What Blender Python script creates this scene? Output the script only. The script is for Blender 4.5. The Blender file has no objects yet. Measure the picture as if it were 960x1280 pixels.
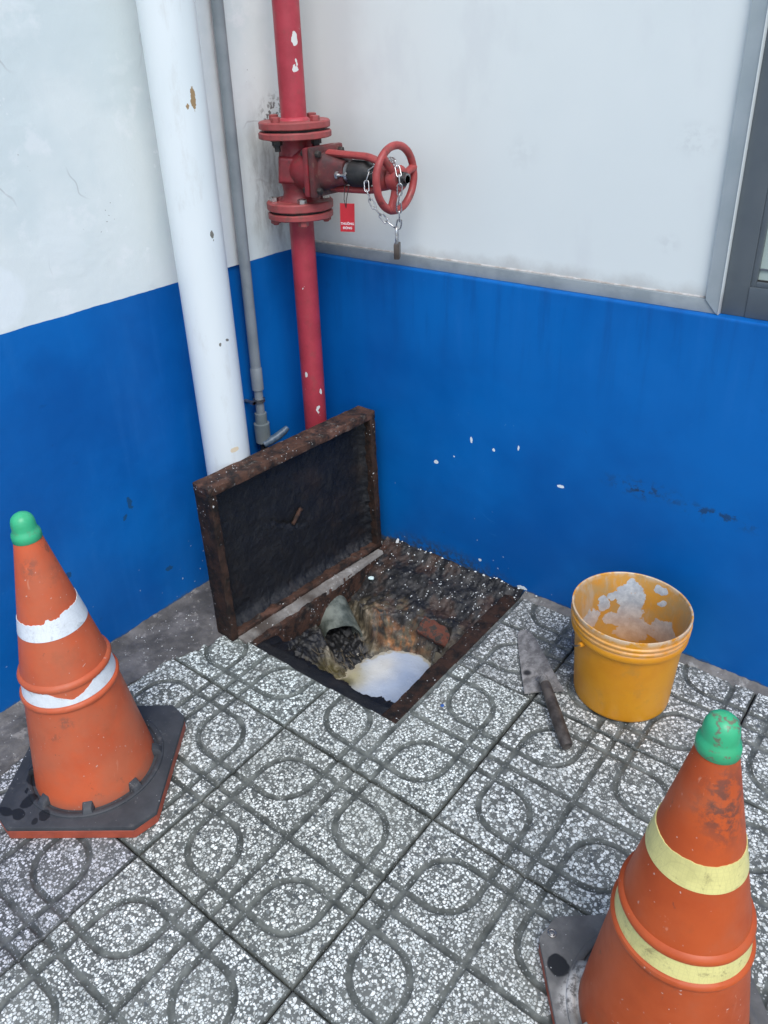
import bpy, bmesh, math, random
import numpy as np
from mathutils import Vector, Matrix, noise as mnoise

random.seed(7)
rng = np.random.default_rng(7)
sc = bpy.context.scene
COL = sc.collection
PI = math.pi

# ------------------------------------------------------------------ camera
cam = bpy.data.objects.new('camera', bpy.data.cameras.new('camera'))
COL.objects.link(cam)
RX = (0.7816073697, 0.6226711977, -0.0370202540)
RY = (0.2554879780, -0.3737139226, -0.8916634999)
RZ = (-0.5690481638, 0.6874725330, -0.4511825613)
cam.matrix_world = Matrix(((RX[0], -RY[0], -RZ[0], 1.5624), (RX[1], -RY[1], -RZ[1], -1.6392),
                           (RX[2], -RY[2], -RZ[2], 1.3584), (0, 0, 0, 1)))
cam.data.sensor_fit = 'VERTICAL'
cam.data.sensor_height = 36.0
cam.data.sensor_width = 27.0
cam.data.lens = 1009.16 / 1280 * 36
cam.data.shift_x = 21.02 / 1280
cam.data.shift_y = -77.48 / 1280
cam.data.clip_start = 0.02
cam.data.clip_end = 500
sc.camera = cam

# ------------------------------------------------------------------ sky, sun, exposure
SUN_EL, SUN_AZ = math.radians(54), math.radians(132)      # azimuth clockwise from +y
world = bpy.data.worlds.new('World')
sc.world = world
world.use_nodes = True
wn = world.node_tree
sky = wn.nodes.new('ShaderNodeTexSky')
sky.sky_type = 'NISHITA'
sky.sun_disc = False
sky.sun_elevation = SUN_EL
sky.sun_rotation = SUN_AZ
sky.air_density = 1.0
sky.dust_density = 1.0
sky.ozone_density = 1.0
bg = wn.nodes['Background']
bg.inputs['Strength'].default_value = 0.12
wn.links.new(sky.outputs['Color'], bg.inputs['Color'])

sun = bpy.data.objects.new('sun', bpy.data.lights.new('sun', 'SUN'))
COL.objects.link(sun)
sun.data.energy = 1.5
sun.data.angle = math.radians(34)
sun.data.color = (1.0, 0.985, 0.95)
sdir = Vector((math.sin(SUN_AZ) * math.cos(SUN_EL), math.cos(SUN_AZ) * math.cos(SUN_EL), math.sin(SUN_EL)))
sun.rotation_euler = sdir.to_track_quat('Z', 'Y').to_euler()

sc.view_settings.view_transform = 'Standard'
sc.view_settings.look = 'None'
sc.view_settings.exposure = 0.74
sc.view_settings.gamma = 1.0


# ------------------------------------------------------------------ material helper
class G:
    """small wrapper round one material's node tree"""
    def __init__(s, name, rough=0.6, metal=0.0, spec=0.5):
        s.m = bpy.data.materials.new(name)
        s.m.use_nodes = True
        s.t = s.m.node_tree
        s.b = s.t.nodes['Principled BSDF']
        s.b.inputs['Roughness'].default_value = rough
        s.b.inputs['Metallic'].default_value = metal
        s.b.inputs['Specular IOR Level'].default_value = spec
        s._pos = None

    def put(s, sock, v):
        if isinstance(v, bpy.types.NodeSocket):
            s.t.links.new(v, sock)
        elif isinstance(v, (tuple, list)):
            v = tuple(v)
            if sock.type == 'RGBA' and len(v) == 3:
                v = v + (1,)
            sock.default_value = v
        else:
            sock.default_value = v

    def pos(s):
        if s._pos is None:
            s._pos = s.t.nodes.new('ShaderNodeNewGeometry').outputs['Position']
        return s._pos

    def obj(s):
        return s.t.nodes.new('ShaderNodeTexCoord').outputs['Object']

    def rnd(s):
        return s.t.nodes.new('ShaderNodeObjectInfo').outputs['Random']

    def ocol(s):
        return s.t.nodes.new('ShaderNodeObjectInfo').outputs['Color']

    def attr(s, name, out='Fac'):
        n = s.t.nodes.new('ShaderNodeAttribute')
        n.attribute_name = name
        return n.outputs[out]

    def scale(s, v, k):
        n = s.t.nodes.new('ShaderNodeVectorMath')
        n.operation = 'MULTIPLY'
        s.put(n.inputs[0], v)
        n.inputs[1].default_value = k
        return n.outputs[0]

    def noise(s, sc_, det=4, ro=0.55, vec=None, dist=0.0):
        n = s.t.nodes.new('ShaderNodeTexNoise')
        s.put(n.inputs['Vector'], vec if vec is not None else s.pos())
        n.inputs['Scale'].default_value = sc_
        n.inputs['Detail'].default_value = det
        n.inputs['Roughness'].default_value = ro
        n.inputs['Distortion'].default_value = dist
        return n.outputs['Fac']

    def nvec(s, sc_, amp, vec=None):
        """position warped by noise"""
        v = vec if vec is not None else s.pos()
        n = s.t.nodes.new('ShaderNodeTexNoise')
        s.put(n.inputs['Vector'], v)
        n.inputs['Scale'].default_value = sc_
        a = s.t.nodes.new('ShaderNodeVectorMath'); a.operation = 'MULTIPLY_ADD'
        z = s.t.nodes.new('ShaderNodeVectorMath'); z.operation = 'SUBTRACT'
        s.put(z.inputs[0], n.outputs['Color']); z.inputs[1].default_value = (0.5, 0.5, 0.5)
        s.put(a.inputs[0], z.outputs[0]); a.inputs[1].default_value = (amp,) * 3
        s.put(a.inputs[2], v)
        return a.outputs[0]

    def vor(s, sc_, feature='F1', out='Distance', vec=None, rand=1.0):
        n = s.t.nodes.new('ShaderNodeTexVoronoi')
        n.feature = feature
        s.put(n.inputs['Vector'], vec if vec is not None else s.pos())
        n.inputs['Scale'].default_value = sc_
        n.inputs['Randomness'].default_value = rand
        return n.outputs[out]

    def ramp(s, f, a, b, lo=0.0, hi=1.0):
        n = s.t.nodes.new('ShaderNodeMapRange')
        n.interpolation_type = 'SMOOTHSTEP'
        s.put(n.inputs['Value'], f)
        n.inputs['From Min'].default_value = a
        n.inputs['From Max'].default_value = b
        n.inputs['To Min'].default_value = lo
        n.inputs['To Max'].default_value = hi
        return n.outputs['Result']

    def math(s, op, a, b=0.0, c=0.0):
        n = s.t.nodes.new('ShaderNodeMath')
        n.operation = op
        s.put(n.inputs[0], a); s.put(n.inputs[1], b); s.put(n.inputs[2], c)
        return n.outputs[0]

    def mix(s, f, a, b, mode='MIX'):
        n = s.t.nodes.new('ShaderNodeMix')
        n.data_type = 'RGBA'
        n.blend_type = mode
        s.put(n.inputs[0], f); s.put(n.inputs[6], a); s.put(n.inputs[7], b)
        return n.outputs[2]

    def sep(s, v):
        n = s.t.nodes.new('ShaderNodeSeparateXYZ')
        s.put(n.inputs[0], v)
        return n.outputs

    def near(s, p, r, k=(1, 1, 1), soft=0.6, vec=None):
        """1 inside an ellipsoidal blob round p, 0 outside"""
        a = s.t.nodes.new('ShaderNodeVectorMath'); a.operation = 'SUBTRACT'
        s.put(a.inputs[0], vec if vec is not None else s.pos()); a.inputs[1].default_value = p
        b = s.t.nodes.new('ShaderNodeVectorMath'); b.operation = 'MULTIPLY'
        s.put(b.inputs[0], a.outputs[0]); b.inputs[1].default_value = k
        c = s.t.nodes.new('ShaderNodeVectorMath'); c.operation = 'LENGTH'
        s.put(c.inputs[0], b.outputs[0])
        return s.ramp(c.outputs['Value'], r * soft, r, 1.0, 0.0)

    def bump(s, h, strength=0.3, dist=0.002):
        n = s.t.nodes.new('ShaderNodeBump')
        n.inputs['Strength'].default_value = strength
        n.inputs['Distance'].default_value = dist
        s.put(n.inputs['Height'], h)
        s.put(s.b.inputs['Normal'], n.outputs[0])

    def col(s, c):
        s.put(s.b.inputs['Base Color'], c)
        return s

    def rough(s, r):
        s.put(s.b.inputs['Roughness'], r)


# ------------------------------------------------------------------ materials
BLUE = (0.002, 0.132, 0.455)
BLUE2 = (0.001, 0.090, 0.345)


def specks_on(g, c, pts, color, warp=None):
    rag = g.math('ADD', g.noise(150, 4, 0.7), 0.02)
    for (x, y, z, r, k) in pts:
        f = g.ramp(g.math('MULTIPLY', g.near((x, y, z), r * 1.25, k, 0.1, warp), rag), 0.22, 0.26)
        c = g.mix(f, c, color)
    return c


def mat_wall_left():
    g = G('left wall paint', 0.55, 0, 0.3)
    x, y, z = g.sep(g.pos())
    # white upper coat: patchy repairs, trowel smears, hairline dirt
    n1 = g.noise(2.3, 5, 0.6, g.scale(g.nvec(3, 0.15), (1, 1, 0.8)))
    n2 = g.noise(9, 6, 0.65)
    w = g.mix(g.ramp(n1, 0.40, 0.60), (0.66, 0.73, 0.73), (0.735, 0.785, 0.775))
    tr = g.noise(7, 4, 0.55, g.scale(g.nvec(5, 0.06), (1, 0.7, 1.2)))
    w = g.mix(g.math('MULTIPLY', g.ramp(tr, 0.58, 0.66), 0.30), w, (0.81, 0.85, 0.85))
    w = g.mix(g.math('MULTIPLY', g.ramp(g.noise(30, 4, 0.6), 0.66, 0.72), 0.5), w, (0.86, 0.89, 0.89))
    ck = g.vor(2.6, 'DISTANCE_TO_EDGE', 'Distance', g.nvec(9, 0.09))
    w = g.mix(g.math('MULTIPLY', g.math('MULTIPLY', g.ramp(ck, 0.002, 0.006, 1, 0), g.ramp(g.noise(3, 2), 0.52, 0.6)), 0.5), w, (0.42, 0.43, 0.43))
    pt = g.near((0, -0.93, 0.93), 0.075, (1, 0.6, 1.0), 0.8, g.nvec(22, 0.03))
    w = g.mix(g.math('MULTIPLY', pt, 0.8), w, (0.80, 0.85, 0.86))
    w = g.mix(g.math('MULTIPLY', g.ramp(n2, 0.55, 0.68), 0.5), w, (0.84, 0.86, 0.86))
    w = g.mix(g.math('MULTIPLY', g.ramp(g.noise(5, 6, 0.7), 0.60, 0.75), 0.35), w, (0.52, 0.55, 0.56))
    # streaky grime behind the valve
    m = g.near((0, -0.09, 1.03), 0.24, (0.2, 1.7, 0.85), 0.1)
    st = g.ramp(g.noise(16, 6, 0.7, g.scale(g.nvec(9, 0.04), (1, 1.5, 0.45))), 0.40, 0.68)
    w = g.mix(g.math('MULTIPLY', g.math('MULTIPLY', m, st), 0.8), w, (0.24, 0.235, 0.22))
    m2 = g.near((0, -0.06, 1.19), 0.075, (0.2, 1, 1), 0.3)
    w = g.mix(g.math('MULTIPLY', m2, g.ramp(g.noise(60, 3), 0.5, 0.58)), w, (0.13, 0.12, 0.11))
    sp = g.vor(55, 'F1', 'Distance', g.nvec(30, 0.02))
    w = g.mix(g.math('MULTIPLY', g.ramp(sp, 0.05, 0.10, 1, 0), g.ramp(g.noise(4, 2), 0.62, 0.7)), w, (0.36, 0.36, 0.35))
    # blue dado coat
    b = g.mix(g.ramp(g.noise(2.5, 4), 0.35, 0.7), BLUE, BLUE2)
    b = g.mix(g.math('MULTIPLY', g.ramp(g.noise(22, 4, 0.6, g.scale(g.pos(), (1, 1, 0.12))), 0.5, 0.75), 0.18), b, (0.02, 0.17, 0.5))
    b = specks_on(g, b, [(0, -0.68, 0.36, 0.016, (1, 2.0, 0.7)), (0, -0.70, 0.33, 0.010, (1, 1.5, 0.9)),
                         (0, -0.88, 0.26, 0.012, (1, 1, 1)), (0, -0.60, 0.12, 0.012, (1, 0.7, 1.4))], (0.012, 0.075, 0.20), g.nvec(60, 0.020))
    sv = g.scale(g.nvec(6, 0.25), (1.2, 1.2, 5.0))
    b = g.mix(g.math('MULTIPLY', g.math('MULTIPLY', g.ramp(g.noise(11, 6, 0.75, sv), 0.63, 0.70), g.ramp(g.noise(3, 2), 0.48, 0.6)), 0.30), b, (0.03, 0.20, 0.50))
    b = g.mix(g.math('MULTIPLY', g.math('MULTIPLY', g.ramp(g.noise(17, 6, 0.75, g.nvec(9, 0.1)), 0.62, 0.70), g.ramp(g.noise(4, 2), 0.5, 0.62)), 0.35), b, (0.004, 0.045, 0.16))
    lowd = g.ramp(z, 0.30, 0.0)
    spk = g.vor(38, 'F1', 'Distance', g.nvec(40, 0.02))
    spm = g.math('MULTIPLY', g.ramp(spk, 0.055, 0.10, 1, 0), g.math('MULTIPLY', lowd, g.ramp(g.noise(7, 2), 0.48, 0.6)))
    b = g.mix(spm, b, (0.5, 0.58, 0.65))
    gr = g.math('MULTIPLY', g.ramp(g.math('ADD', z, g.math('MULTIPLY', g.noise(34, 6, 0.7), -0.05)), -0.022, -0.008, 1, 0), 0.7)
    b = g.mix(gr, b, (0.075, 0.10, 0.10))
    edge = g.math('ADD', z, g.math('MULTIPLY', g.math('SUBTRACT', g.noise(14, 3), 0.5), 0.006))
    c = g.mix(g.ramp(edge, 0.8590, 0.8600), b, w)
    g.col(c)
    g.rough(g.mix(g.ramp(z, 0.858, 0.861), (0.42, 0.42, 0.42), (0.7, 0.7, 0.7)))
    h = g.math('ADD', g.math('MULTIPLY', tr, 1.1), g.math('ADD', g.math('MULTIPLY', g.noise(60, 3), 0.12), g.math('MULTIPLY', g.noise(190, 3), 0.08)))
    g.bump(h, 0.45, 0.006)
    return g.m


def mat_wall_right():
    g = G('blue dado paint', 0.40, 0, 0.22)
    x, y, z = g.sep(g.pos())
    b = g.mix(g.ramp(g.noise(2.2, 4), 0.35, 0.7), BLUE, BLUE2)
    # rain streaks under the rail
    st = g.noise(26, 5, 0.6, g.scale(g.pos(), (1, 1, 0.10)))
    m = g.math('MULTIPLY', g.ramp(z, 0.50, 0.84), 0.40)
    b = g.mix(g.math('MULTIPLY', g.ramp(st, 0.48, 0.70), m), b, (0.004, 0.06, 0.24))
    b = g.mix(g.math('MULTIPLY', g.ramp(st, 0.46, 0.3), g.math('MULTIPLY', m, 0.5)), b, (0.02, 0.16, 0.52))
    wv = g.nvec(55, 0.008)
    b = specks_on(g, b, [(0.562, 0, 0.414, 0.010, (1.9, 1, 0.8)), (0.450, 0, 0.317, 0.009, (1, 1, 1.2)), 
                         (0.822, 0, 0.358, 0.011, (0.8, 1, 1.6)), (0.63, 0, 0.405, 0.006, (1, 1, 1)), (0.51, 0, 0.35, 0.0035, (1, 1, 1)),
                         (0.734, 0, 0.012, 0.014, (0.7, 1, 1.6)), (0.60, 0, 0.05, 0.008, (1, 1, 1.4)), 
                         (0.70, 0, 0.43, 0.006, (1.6, 1, 0.6)), 
                         ],
                  (0.75, 0.82, 0.85), wv)
    # scuff mark to the right
    sc1 = g.near((1.02, 0, 0.415), 0.09, (0.75, 1, 2.4), 0.05, g.nvec(12, 0.05))
    f = g.math('MULTIPLY', sc1, g.ramp(g.noise(48, 5, 0.7), 0.48, 0.60))
    b = g.mix(g.math('MULTIPLY', f, 0.8), b, (0.02, 0.035, 0.05))
    sc2 = g.near((1.19, 0, 0.405), 0.10, (0.6, 1, 3.2), 0.05, g.nvec(12, 0.05))
    b = g.mix(g.math('MULTIPLY', g.math('MULTIPLY', sc2, g.ramp(g.noise(40, 5, 0.7), 0.50, 0.6)), 0.7), b, (0.02, 0.035, 0.05))
    sc3 = g.near((0.66, 0, 0.43), 0.22, (0.7, 1, 1.5), 0.2)
    spk = g.vor(60, 'F1', 'Distance', g.nvec(40, 0.02))
    b = g.mix(g.math('MULTIPLY', g.math('MULTIPLY', g.ramp(spk, 0.05, 0.10, 1, 0), sc3), g.ramp(g.noise(11, 2), 0.52, 0.6)), b, (0.10, 0.30, 0.52))
    sv = g.scale(g.nvec(6, 0.25), (1.2, 1.2, 5.0))
    b = g.mix(g.math('MULTIPLY', g.math('MULTIPLY', g.ramp(g.noise(11, 6, 0.75, sv), 0.63, 0.70), g.ramp(g.noise(3, 2), 0.48, 0.6)), 0.30), b, (0.03, 0.20, 0.50))
    b = g.mix(g.math('MULTIPLY', g.math('MULTIPLY', g.ramp(g.noise(17, 6, 0.75, g.nvec(9, 0.1)), 0.62, 0.70), g.ramp(g.noise(4, 2), 0.5, 0.62)), 0.35), b, (0.004, 0.045, 0.16))
    lowd = g.ramp(z, 0.32, 0.0)
    sp2 = g.vor(30, 'F1', 'Distance', g.nvec(40, 0.02))
    b = g.mix(g.math('MULTIPLY', g.math('MULTIPLY', g.ramp(sp2, 0.04, 0.075, 1, 0), lowd), g.ramp(x, 0.95, 0.6)), b, (0.45, 0.55, 0.65))
    # splashed mud close to the pit
    mud = g.math('MULTIPLY', g.near((0.48, 0, 0.0), 0.24, (0.8, 1, 3.2), 0.15), g.ramp(g.noise(60, 6, 0.75), 0.42, 0.56))
    b = g.mix(g.math('MULTIPLY', mud, 0.85), b, (0.035, 0.045, 0.040))
    gr = g.math('MULTIPLY', g.ramp(g.math('ADD', z, g.math('MULTIPLY', g.noise(40, 6, 0.7), -0.035)), -0.014, -0.006, 1, 0), 0.7)
    b = g.mix(gr, b, (0.07, 0.085, 0.09))
    g.col(b)
    g.rough(g.ramp(g.noise(8, 4), 0.3, 0.7, 0.36, 0.5))
    g.bump(g.math('ADD', g.noise(7, 4, 0.6), g.math('ADD', g.math('MULTIPLY', g.noise(190, 3, 0.6), 0.10), g.math('MULTIPLY', g.noise(28, 3, 0.5, g.scale(g.pos(), (1, 1, 0.25))), 0.16))), 0.38, 0.005)
    return g.m


def mat_panel():
    g = G('white painted panel', 0.38)
    x, y, z = g.sep(g.pos())
    c = g.mix(g.ramp(g.noise(1.6, 4), 0.35, 0.65), (0.73, 0.775, 0.76), (0.78, 0.815, 0.795))
    c = g.mix(g.math('MULTIPLY', g.ramp(g.noise(4, 5, 0.65, g.scale(g.pos(), (1, 1, 0.5))), 0.56, 0.7), 0.3), c, (0.64, 0.66, 0.67))
    for p, k, a in [((1.03, 0, 1.17), (0.9, 1, 1.3), 0.4), ((0.66, 0, 1.13), (1, 1, 1), 0.18), ((1.0, 0, 0.97), (1.5, 1, 2), 0.3)]:
        f = g.math('MULTIPLY', g.near(p, 0.06, k, 0.1), g.ramp(g.noise(38, 4, 0.6), 0.42, 0.6))
        c = g.mix(g.math('MULTIPLY', f, a), c, (0.45, 0.47, 0.48))
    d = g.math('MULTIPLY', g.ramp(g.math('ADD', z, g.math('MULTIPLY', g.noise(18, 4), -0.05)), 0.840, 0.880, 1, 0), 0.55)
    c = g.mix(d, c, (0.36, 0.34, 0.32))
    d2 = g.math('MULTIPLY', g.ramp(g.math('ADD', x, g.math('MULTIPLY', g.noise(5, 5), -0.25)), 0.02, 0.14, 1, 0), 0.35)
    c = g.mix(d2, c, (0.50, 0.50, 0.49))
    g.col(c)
    g.bump(g.noise(5, 3), 0.06, 0.004)
    return g.m


def mat_simple(name, c1, c2, sc_=12, rough=0.6, metal=0.0, bump=0.15, bd=0.002, r2=None, spec=0.5, det=5):
    g = G(name, rough, metal, spec)
    n = g.noise(sc_, det, 0.6)
    g.col(g.mix(g.ramp(n, 0.35, 0.65), c1, c2))
    if r2 is not None:
        g.rough(g.ramp(g.noise(sc_ * 1.7, 4), 0.35, 0.65, rough, r2))
    if bump:
        g.bump(g.noise(sc_ * 4, 4), bump, bd)
    return g.m


def mat_terrazzo():
    g = G('terrazzo paving', 0.62)
    p = g.pos()
    warp = g.nvec(160, 0.005, p)
    SC = 158
    d = g.vor(SC, 'DISTANCE_TO_EDGE', 'Distance', warp, 1.0)
    f1 = g.vor(SC, 'F1', 'Distance', warp, 1.0)
    cid = g.vor(SC, 'F1', 'Color', warp, 1.0)
    r_, g_, b_ = g.sep(cid)
    rad = g.ramp(b_, 0.0, 1.0, 0.40, 0.72)
    irr = g.math('MULTIPLY', g.math('SUBTRACT', g.noise(420, 2), 0.5), 0.34)
    body = g.ramp(g.math('SUBTRACT', g.math('ADD', f1, irr), rad), -0.08, 0.03, 1, 0)
    dens = g.math('ADD', r_, g.math('MULTIPLY', g.math('SUBTRACT', g.noise(9, 3), 0.5), 0.35))
    chip = g.math('MULTIPLY', g.math('MULTIPLY', body, g.ramp(d, 0.03, 0.10)), g.ramp(dens, 0.13, 0.17))
    # second, smaller generation of chips between the big ones
    w2 = g.nvec(260, 0.003, g.scale(p, (1.03, 0.97, 1)))
    d2 = g.vor(270, 'F1', 'Distance', w2, 1.0)
    c2 = g.vor(270, 'F1', 'Color', w2, 1.0)
    r2, g2, b2 = g.sep(c2)
    chip2 = g.math('MULTIPLY', g.ramp(d2, 0.28, 0.44, 1, 0), g.ramp(r2, 0.46, 0.5))
    wear = g.noise(7, 5, 0.62)
    cem = g.mix(g.ramp(wear, 0.3, 0.7), (0.085, 0.092, 0.087), (0.150, 0.158, 0.146))
    cem = g.mix(g.math('MULTIPLY', g.ramp(g.noise(300, 2), 0.4, 0.7), 0.5), cem, (0.16, 0.165, 0.16))
    wh = g.mix(g.ramp(g_, 0.1, 0.7), (0.48, 0.51, 0.49), (0.90, 0.93, 0.90))
    wh = g.mix(g.math('MULTIPLY', g.ramp(g.sep(c2)[2], 0.7, 0.8), 0.5), wh, (0.50, 0.47, 0.40))
    dark = g.math('MULTIPLY', g.ramp(g_, 0.06, 0.04), 1.0)
    wh = g.mix(dark, wh, (0.07, 0.08, 0.085))
    c = g.mix(g.math('MULTIPLY', chip2, 0.9), cem, g.mix(g2, (0.34, 0.36, 0.34), (0.66, 0.69, 0.66)))
    c = g.mix(chip, c, wh)
    # grime film: partial and patchy, thicker near the pit edge
    film = g.math('MULTIPLY', g.ramp(g.noise(4.5, 6, 0.65), 0.44, 0.72), 0.30)
    c = g.mix(film, c, (0.26, 0.272, 0.245))
    blot = g.math('MULTIPLY', g.ramp(g.noise(17, 6, 0.72, g.nvec(8, 0.06)), 0.56, 0.66), 0.45)
    c = g.mix(blot, c, (0.085, 0.090, 0.082))
    pit = g.near((0.50, -0.30, 0), 0.46, (0.95, 0.85, 1), 0.62)
    pf = g.math('MULTIPLY', pit, g.ramp(g.noise(26, 6, 0.68), 0.46, 0.66))
    c = g.mix(g.math('MULTIPLY', pf, 0.55), c, (0.10, 0.095, 0.085))
    # darker, noise-broken patch round the trowel and bucket
    dark_patch = g.math('MULTIPLY', g.near((0.97, -0.19, 0), 0.15, (1, 0.9, 1), 0.2), g.ramp(g.noise(24, 4), 0.42, 0.56))
    c = g.mix(g.math('MULTIPLY', dark_patch, 0.75), c, (0.065, 0.068, 0.068))
    # groove floors and worn rims: bare cement, only a few chips
    gd = g.attr('groove')
    gm = g.ramp(g.math('ADD', gd, g.math('MULTIPLY', g.math('SUBTRACT', g.noise(95, 4, 0.7), 0.5), 0.0060)), 0.0056, 0.0076, 1, 0)
    few = g.math('MULTIPLY', chip2, g.ramp(g2, 0.62, 0.68))
    cg = g.mix(g.ramp(g.noise(30, 4), 0.35, 0.7), (0.060, 0.066, 0.060), (0.150, 0.160, 0.146))
    cg = g.mix(g.math('MULTIPLY', few, 0.8), cg, (0.42, 0.44, 0.44))
    c = g.mix(gm, c, cg)
    c = g.mix(1.0, c, g.ocol(), 'MULTIPLY')
    g.col(c)
    g.rough(g.mix(chip, (0.75, 0.75, 0.75), (0.45, 0.45, 0.45)))
    g.bump(g.math('ADD', chip, g.math('MULTIPLY', g.noise(240, 3), 0.6)), 0.30, 0.0012)
    return g.m


def mat_cement(name, a, b, spots=(0.40, 0.40, 0.38), amt=0.5):
    g = G(name, 0.85)
    n = g.noise(9, 6, 0.65)
    c = g.mix(g.ramp(n, 0.35, 0.68), a, b)
    c = g.mix(g.math('MULTIPLY', g.ramp(g.noise(20, 6, 0.7, g.nvec(14, 0.05)), 0.55, 0.64), amt), c, spots)
    c = g.mix(g.math('MULTIPLY', g.ramp(g.vor(90, 'F1', 'Distance', g.nvec(60, 0.01)), 0.10, 0.2, 1, 0), g.ramp(g.noise(12, 2), 0.5, 0.6)), c, (0.5, 0.5, 0.48))
    g.col(c)
    g.bump(g.math('ADD', g.noise(24, 6, 0.7), g.math('MULTIPLY', g.noise(160, 3), 0.3)), 0.6, 0.006)
    return g.m


def mat_rust(name='rusty steel', k=1.0, scab=0.8):
    g = G(name, 0.8, 0, 0.3)
    n = g.noise(30, 6, 0.7)
    c = g.mix(g.ramp(n, 0.36, 0.62), (0.014 * k, 0.011 * k, 0.010 * k), (0.070 * k, 0.034 * k, 0.022 * k))
    c = g.mix(g.math('MULTIPLY', g.ramp(g.noise(13, 6, 0.7), 0.52, 0.68), scab), c, (0.135 * k, 0.066 * k, 0.045 * k))
    c = g.mix(g.math('MULTIPLY', g.ramp(g.noise(48, 5, 0.7), 0.56, 0.7), 0.7 * min(1, scab)), c, (0.14 * k, 0.125 * k, 0.105 * k))
    fl = g.vor(165, 'F1', 'Distance', g.nvec(90, 0.01))
    rn = g.sep(g.vor(165, 'F1', 'Color', g.nvec(90, 0.01)))[0]
    f = g.math('MULTIPLY', g.ramp(fl, 0.22, 0.36, 1, 0), g.math('MULTIPLY', g.ramp(rn, 0.84, 0.88), g.ramp(g.noise(14, 3), 0.46, 0.62)))
    c = g.mix(f, c, (0.62, 0.62, 0.60))
    g.col(c)
    g.bump(g.math('ADD', n, g.math('MULTIPLY', g.noise(140, 4), 0.5)), 0.7, 0.004)
    return g.m


def mat_tar():
    g = G('tarry black crust', 0.46, 0, 0.45)
    n = g.noise(22, 6, 0.7)
    c = g.mix(g.ramp(n, 0.4, 0.7), (0.0055, 0.0065, 0.0095), (0.0125, 0.0125, 0.014))
    c = g.mix(g.math('MULTIPLY', g.ramp(g.noise(90, 5, 0.7), 0.60, 0.72), 0.6), c, (0.032, 0.030, 0.030))
    c = g.mix(g.math('MULTIPLY', g.ramp(g.noise(7, 4, 0.6), 0.54, 0.72), 0.5), c, (0.030, 0.018, 0.012))
    g.col(c)
    h = g.math('ADD', g.noise(150, 5, 0.75), g.math('MULTIPLY', g.noise(420, 3, 0.7), 0.5))
    g.bump(h, 0.75, 0.0030)
    return g.m


def mat_sludge():
    g = G('pit crust', 0.5)
    base = g.attr('tint', 'Color')
    n = g.noise(45, 6, 0.72)
    c = g.mix(g.ramp(n, 0.30, 0.72), g.mix(1.0, base, (0.45, 0.43, 0.42), 'MULTIPLY'), g.mix(1.0, base, (1.6, 1.55, 1.5), 'MULTIPLY'))
    c = g.mix(g.math('MULTIPLY', g.ramp(g.noise(120, 4, 0.7), 0.60, 0.70), 0.55), c, g.mix(0.65, base, (0.30, 0.28, 0.24)))
    wv = g.nvec(70, 0.012)
    fl = g.vor(150, 'F1', 'Distance', wv)
    rn = g.sep(g.vor(150, 'F1', 'Color', wv))[0]
    f = g.math('MULTIPLY', g.ramp(fl, 0.18, 0.34, 1, 0), g.math('MULTIPLY', g.ramp(rn, 0.78, 0.82), g.ramp(g.noise(9, 3), 0.40, 0.56)))
    c = g.mix(g.math('MULTIPLY', f, g.attr('fleck')), c, (0.70, 0.72, 0.71))
    g.col(c)
    g.bump(g.math('ADD', n, g.math('MULTIPLY', g.noise(160, 5, 0.7), 0.5)), 0.6, 0.004)
    return g.m


def mat_red(name, base, dark, chips=True, dirt=0.5):
    g = G(name, 0.42)
    n = g.noise(18, 5, 0.65)
    c = g.mix(g.ramp(n, 0.35, 0.68), base, dark)
    c = g.mix(g.math('MULTIPLY', g.ramp(g.noise(34, 6, 0.7), 0.54, 0.68), dirt), c, (0.15, 0.075, 0.06))
    c = g.mix(g.math('MULTIPLY', g.ramp(g.noise(24, 6, 0.72), 0.58, 0.70), dirt * 0.8), c, (0.035, 0.02, 0.018))
    if chips:
        wv = g.nvec(70, 0.02)
        f = g.ramp(g.noise(58, 4, 0.6, g.scale(wv, (1, 1, 0.55))), 0.71, 0.73)
        c = g.mix(f, c, (0.62, 0.62, 0.60))
        c = specks_on(g, c, [(0.145, -0.124, 1.372, 0.016, (1, 1.9, 0.8)), (0.145, -0.128, 1.311, 0.010, (1, 1.2, 0.7)), (0.147, -0.124, 1.325, 0.008, (1, 1.6, 0.8)),
                             (0.143, -0.131, 0.447, 0.011, (1.5, 1.7, 0.6)), (0.147, -0.119, 0.498, 0.010, (1.7, 1.7, 0.6)), (0.120, -0.146, 0.55, 0.007, (1, 1, 0.6))], (0.66, 0.66, 0.63), g.nvec(55, 0.022))
    g.col(c)
    g.rough(g.ramp(n, 0.3, 0.7, 0.36, 0.6))
    g.bump(g.math('ADD', g.noise(60, 4), g.math('MULTIPLY', g.noise(12, 3), 0.5)), 0.25, 0.002)
    return g.m


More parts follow.
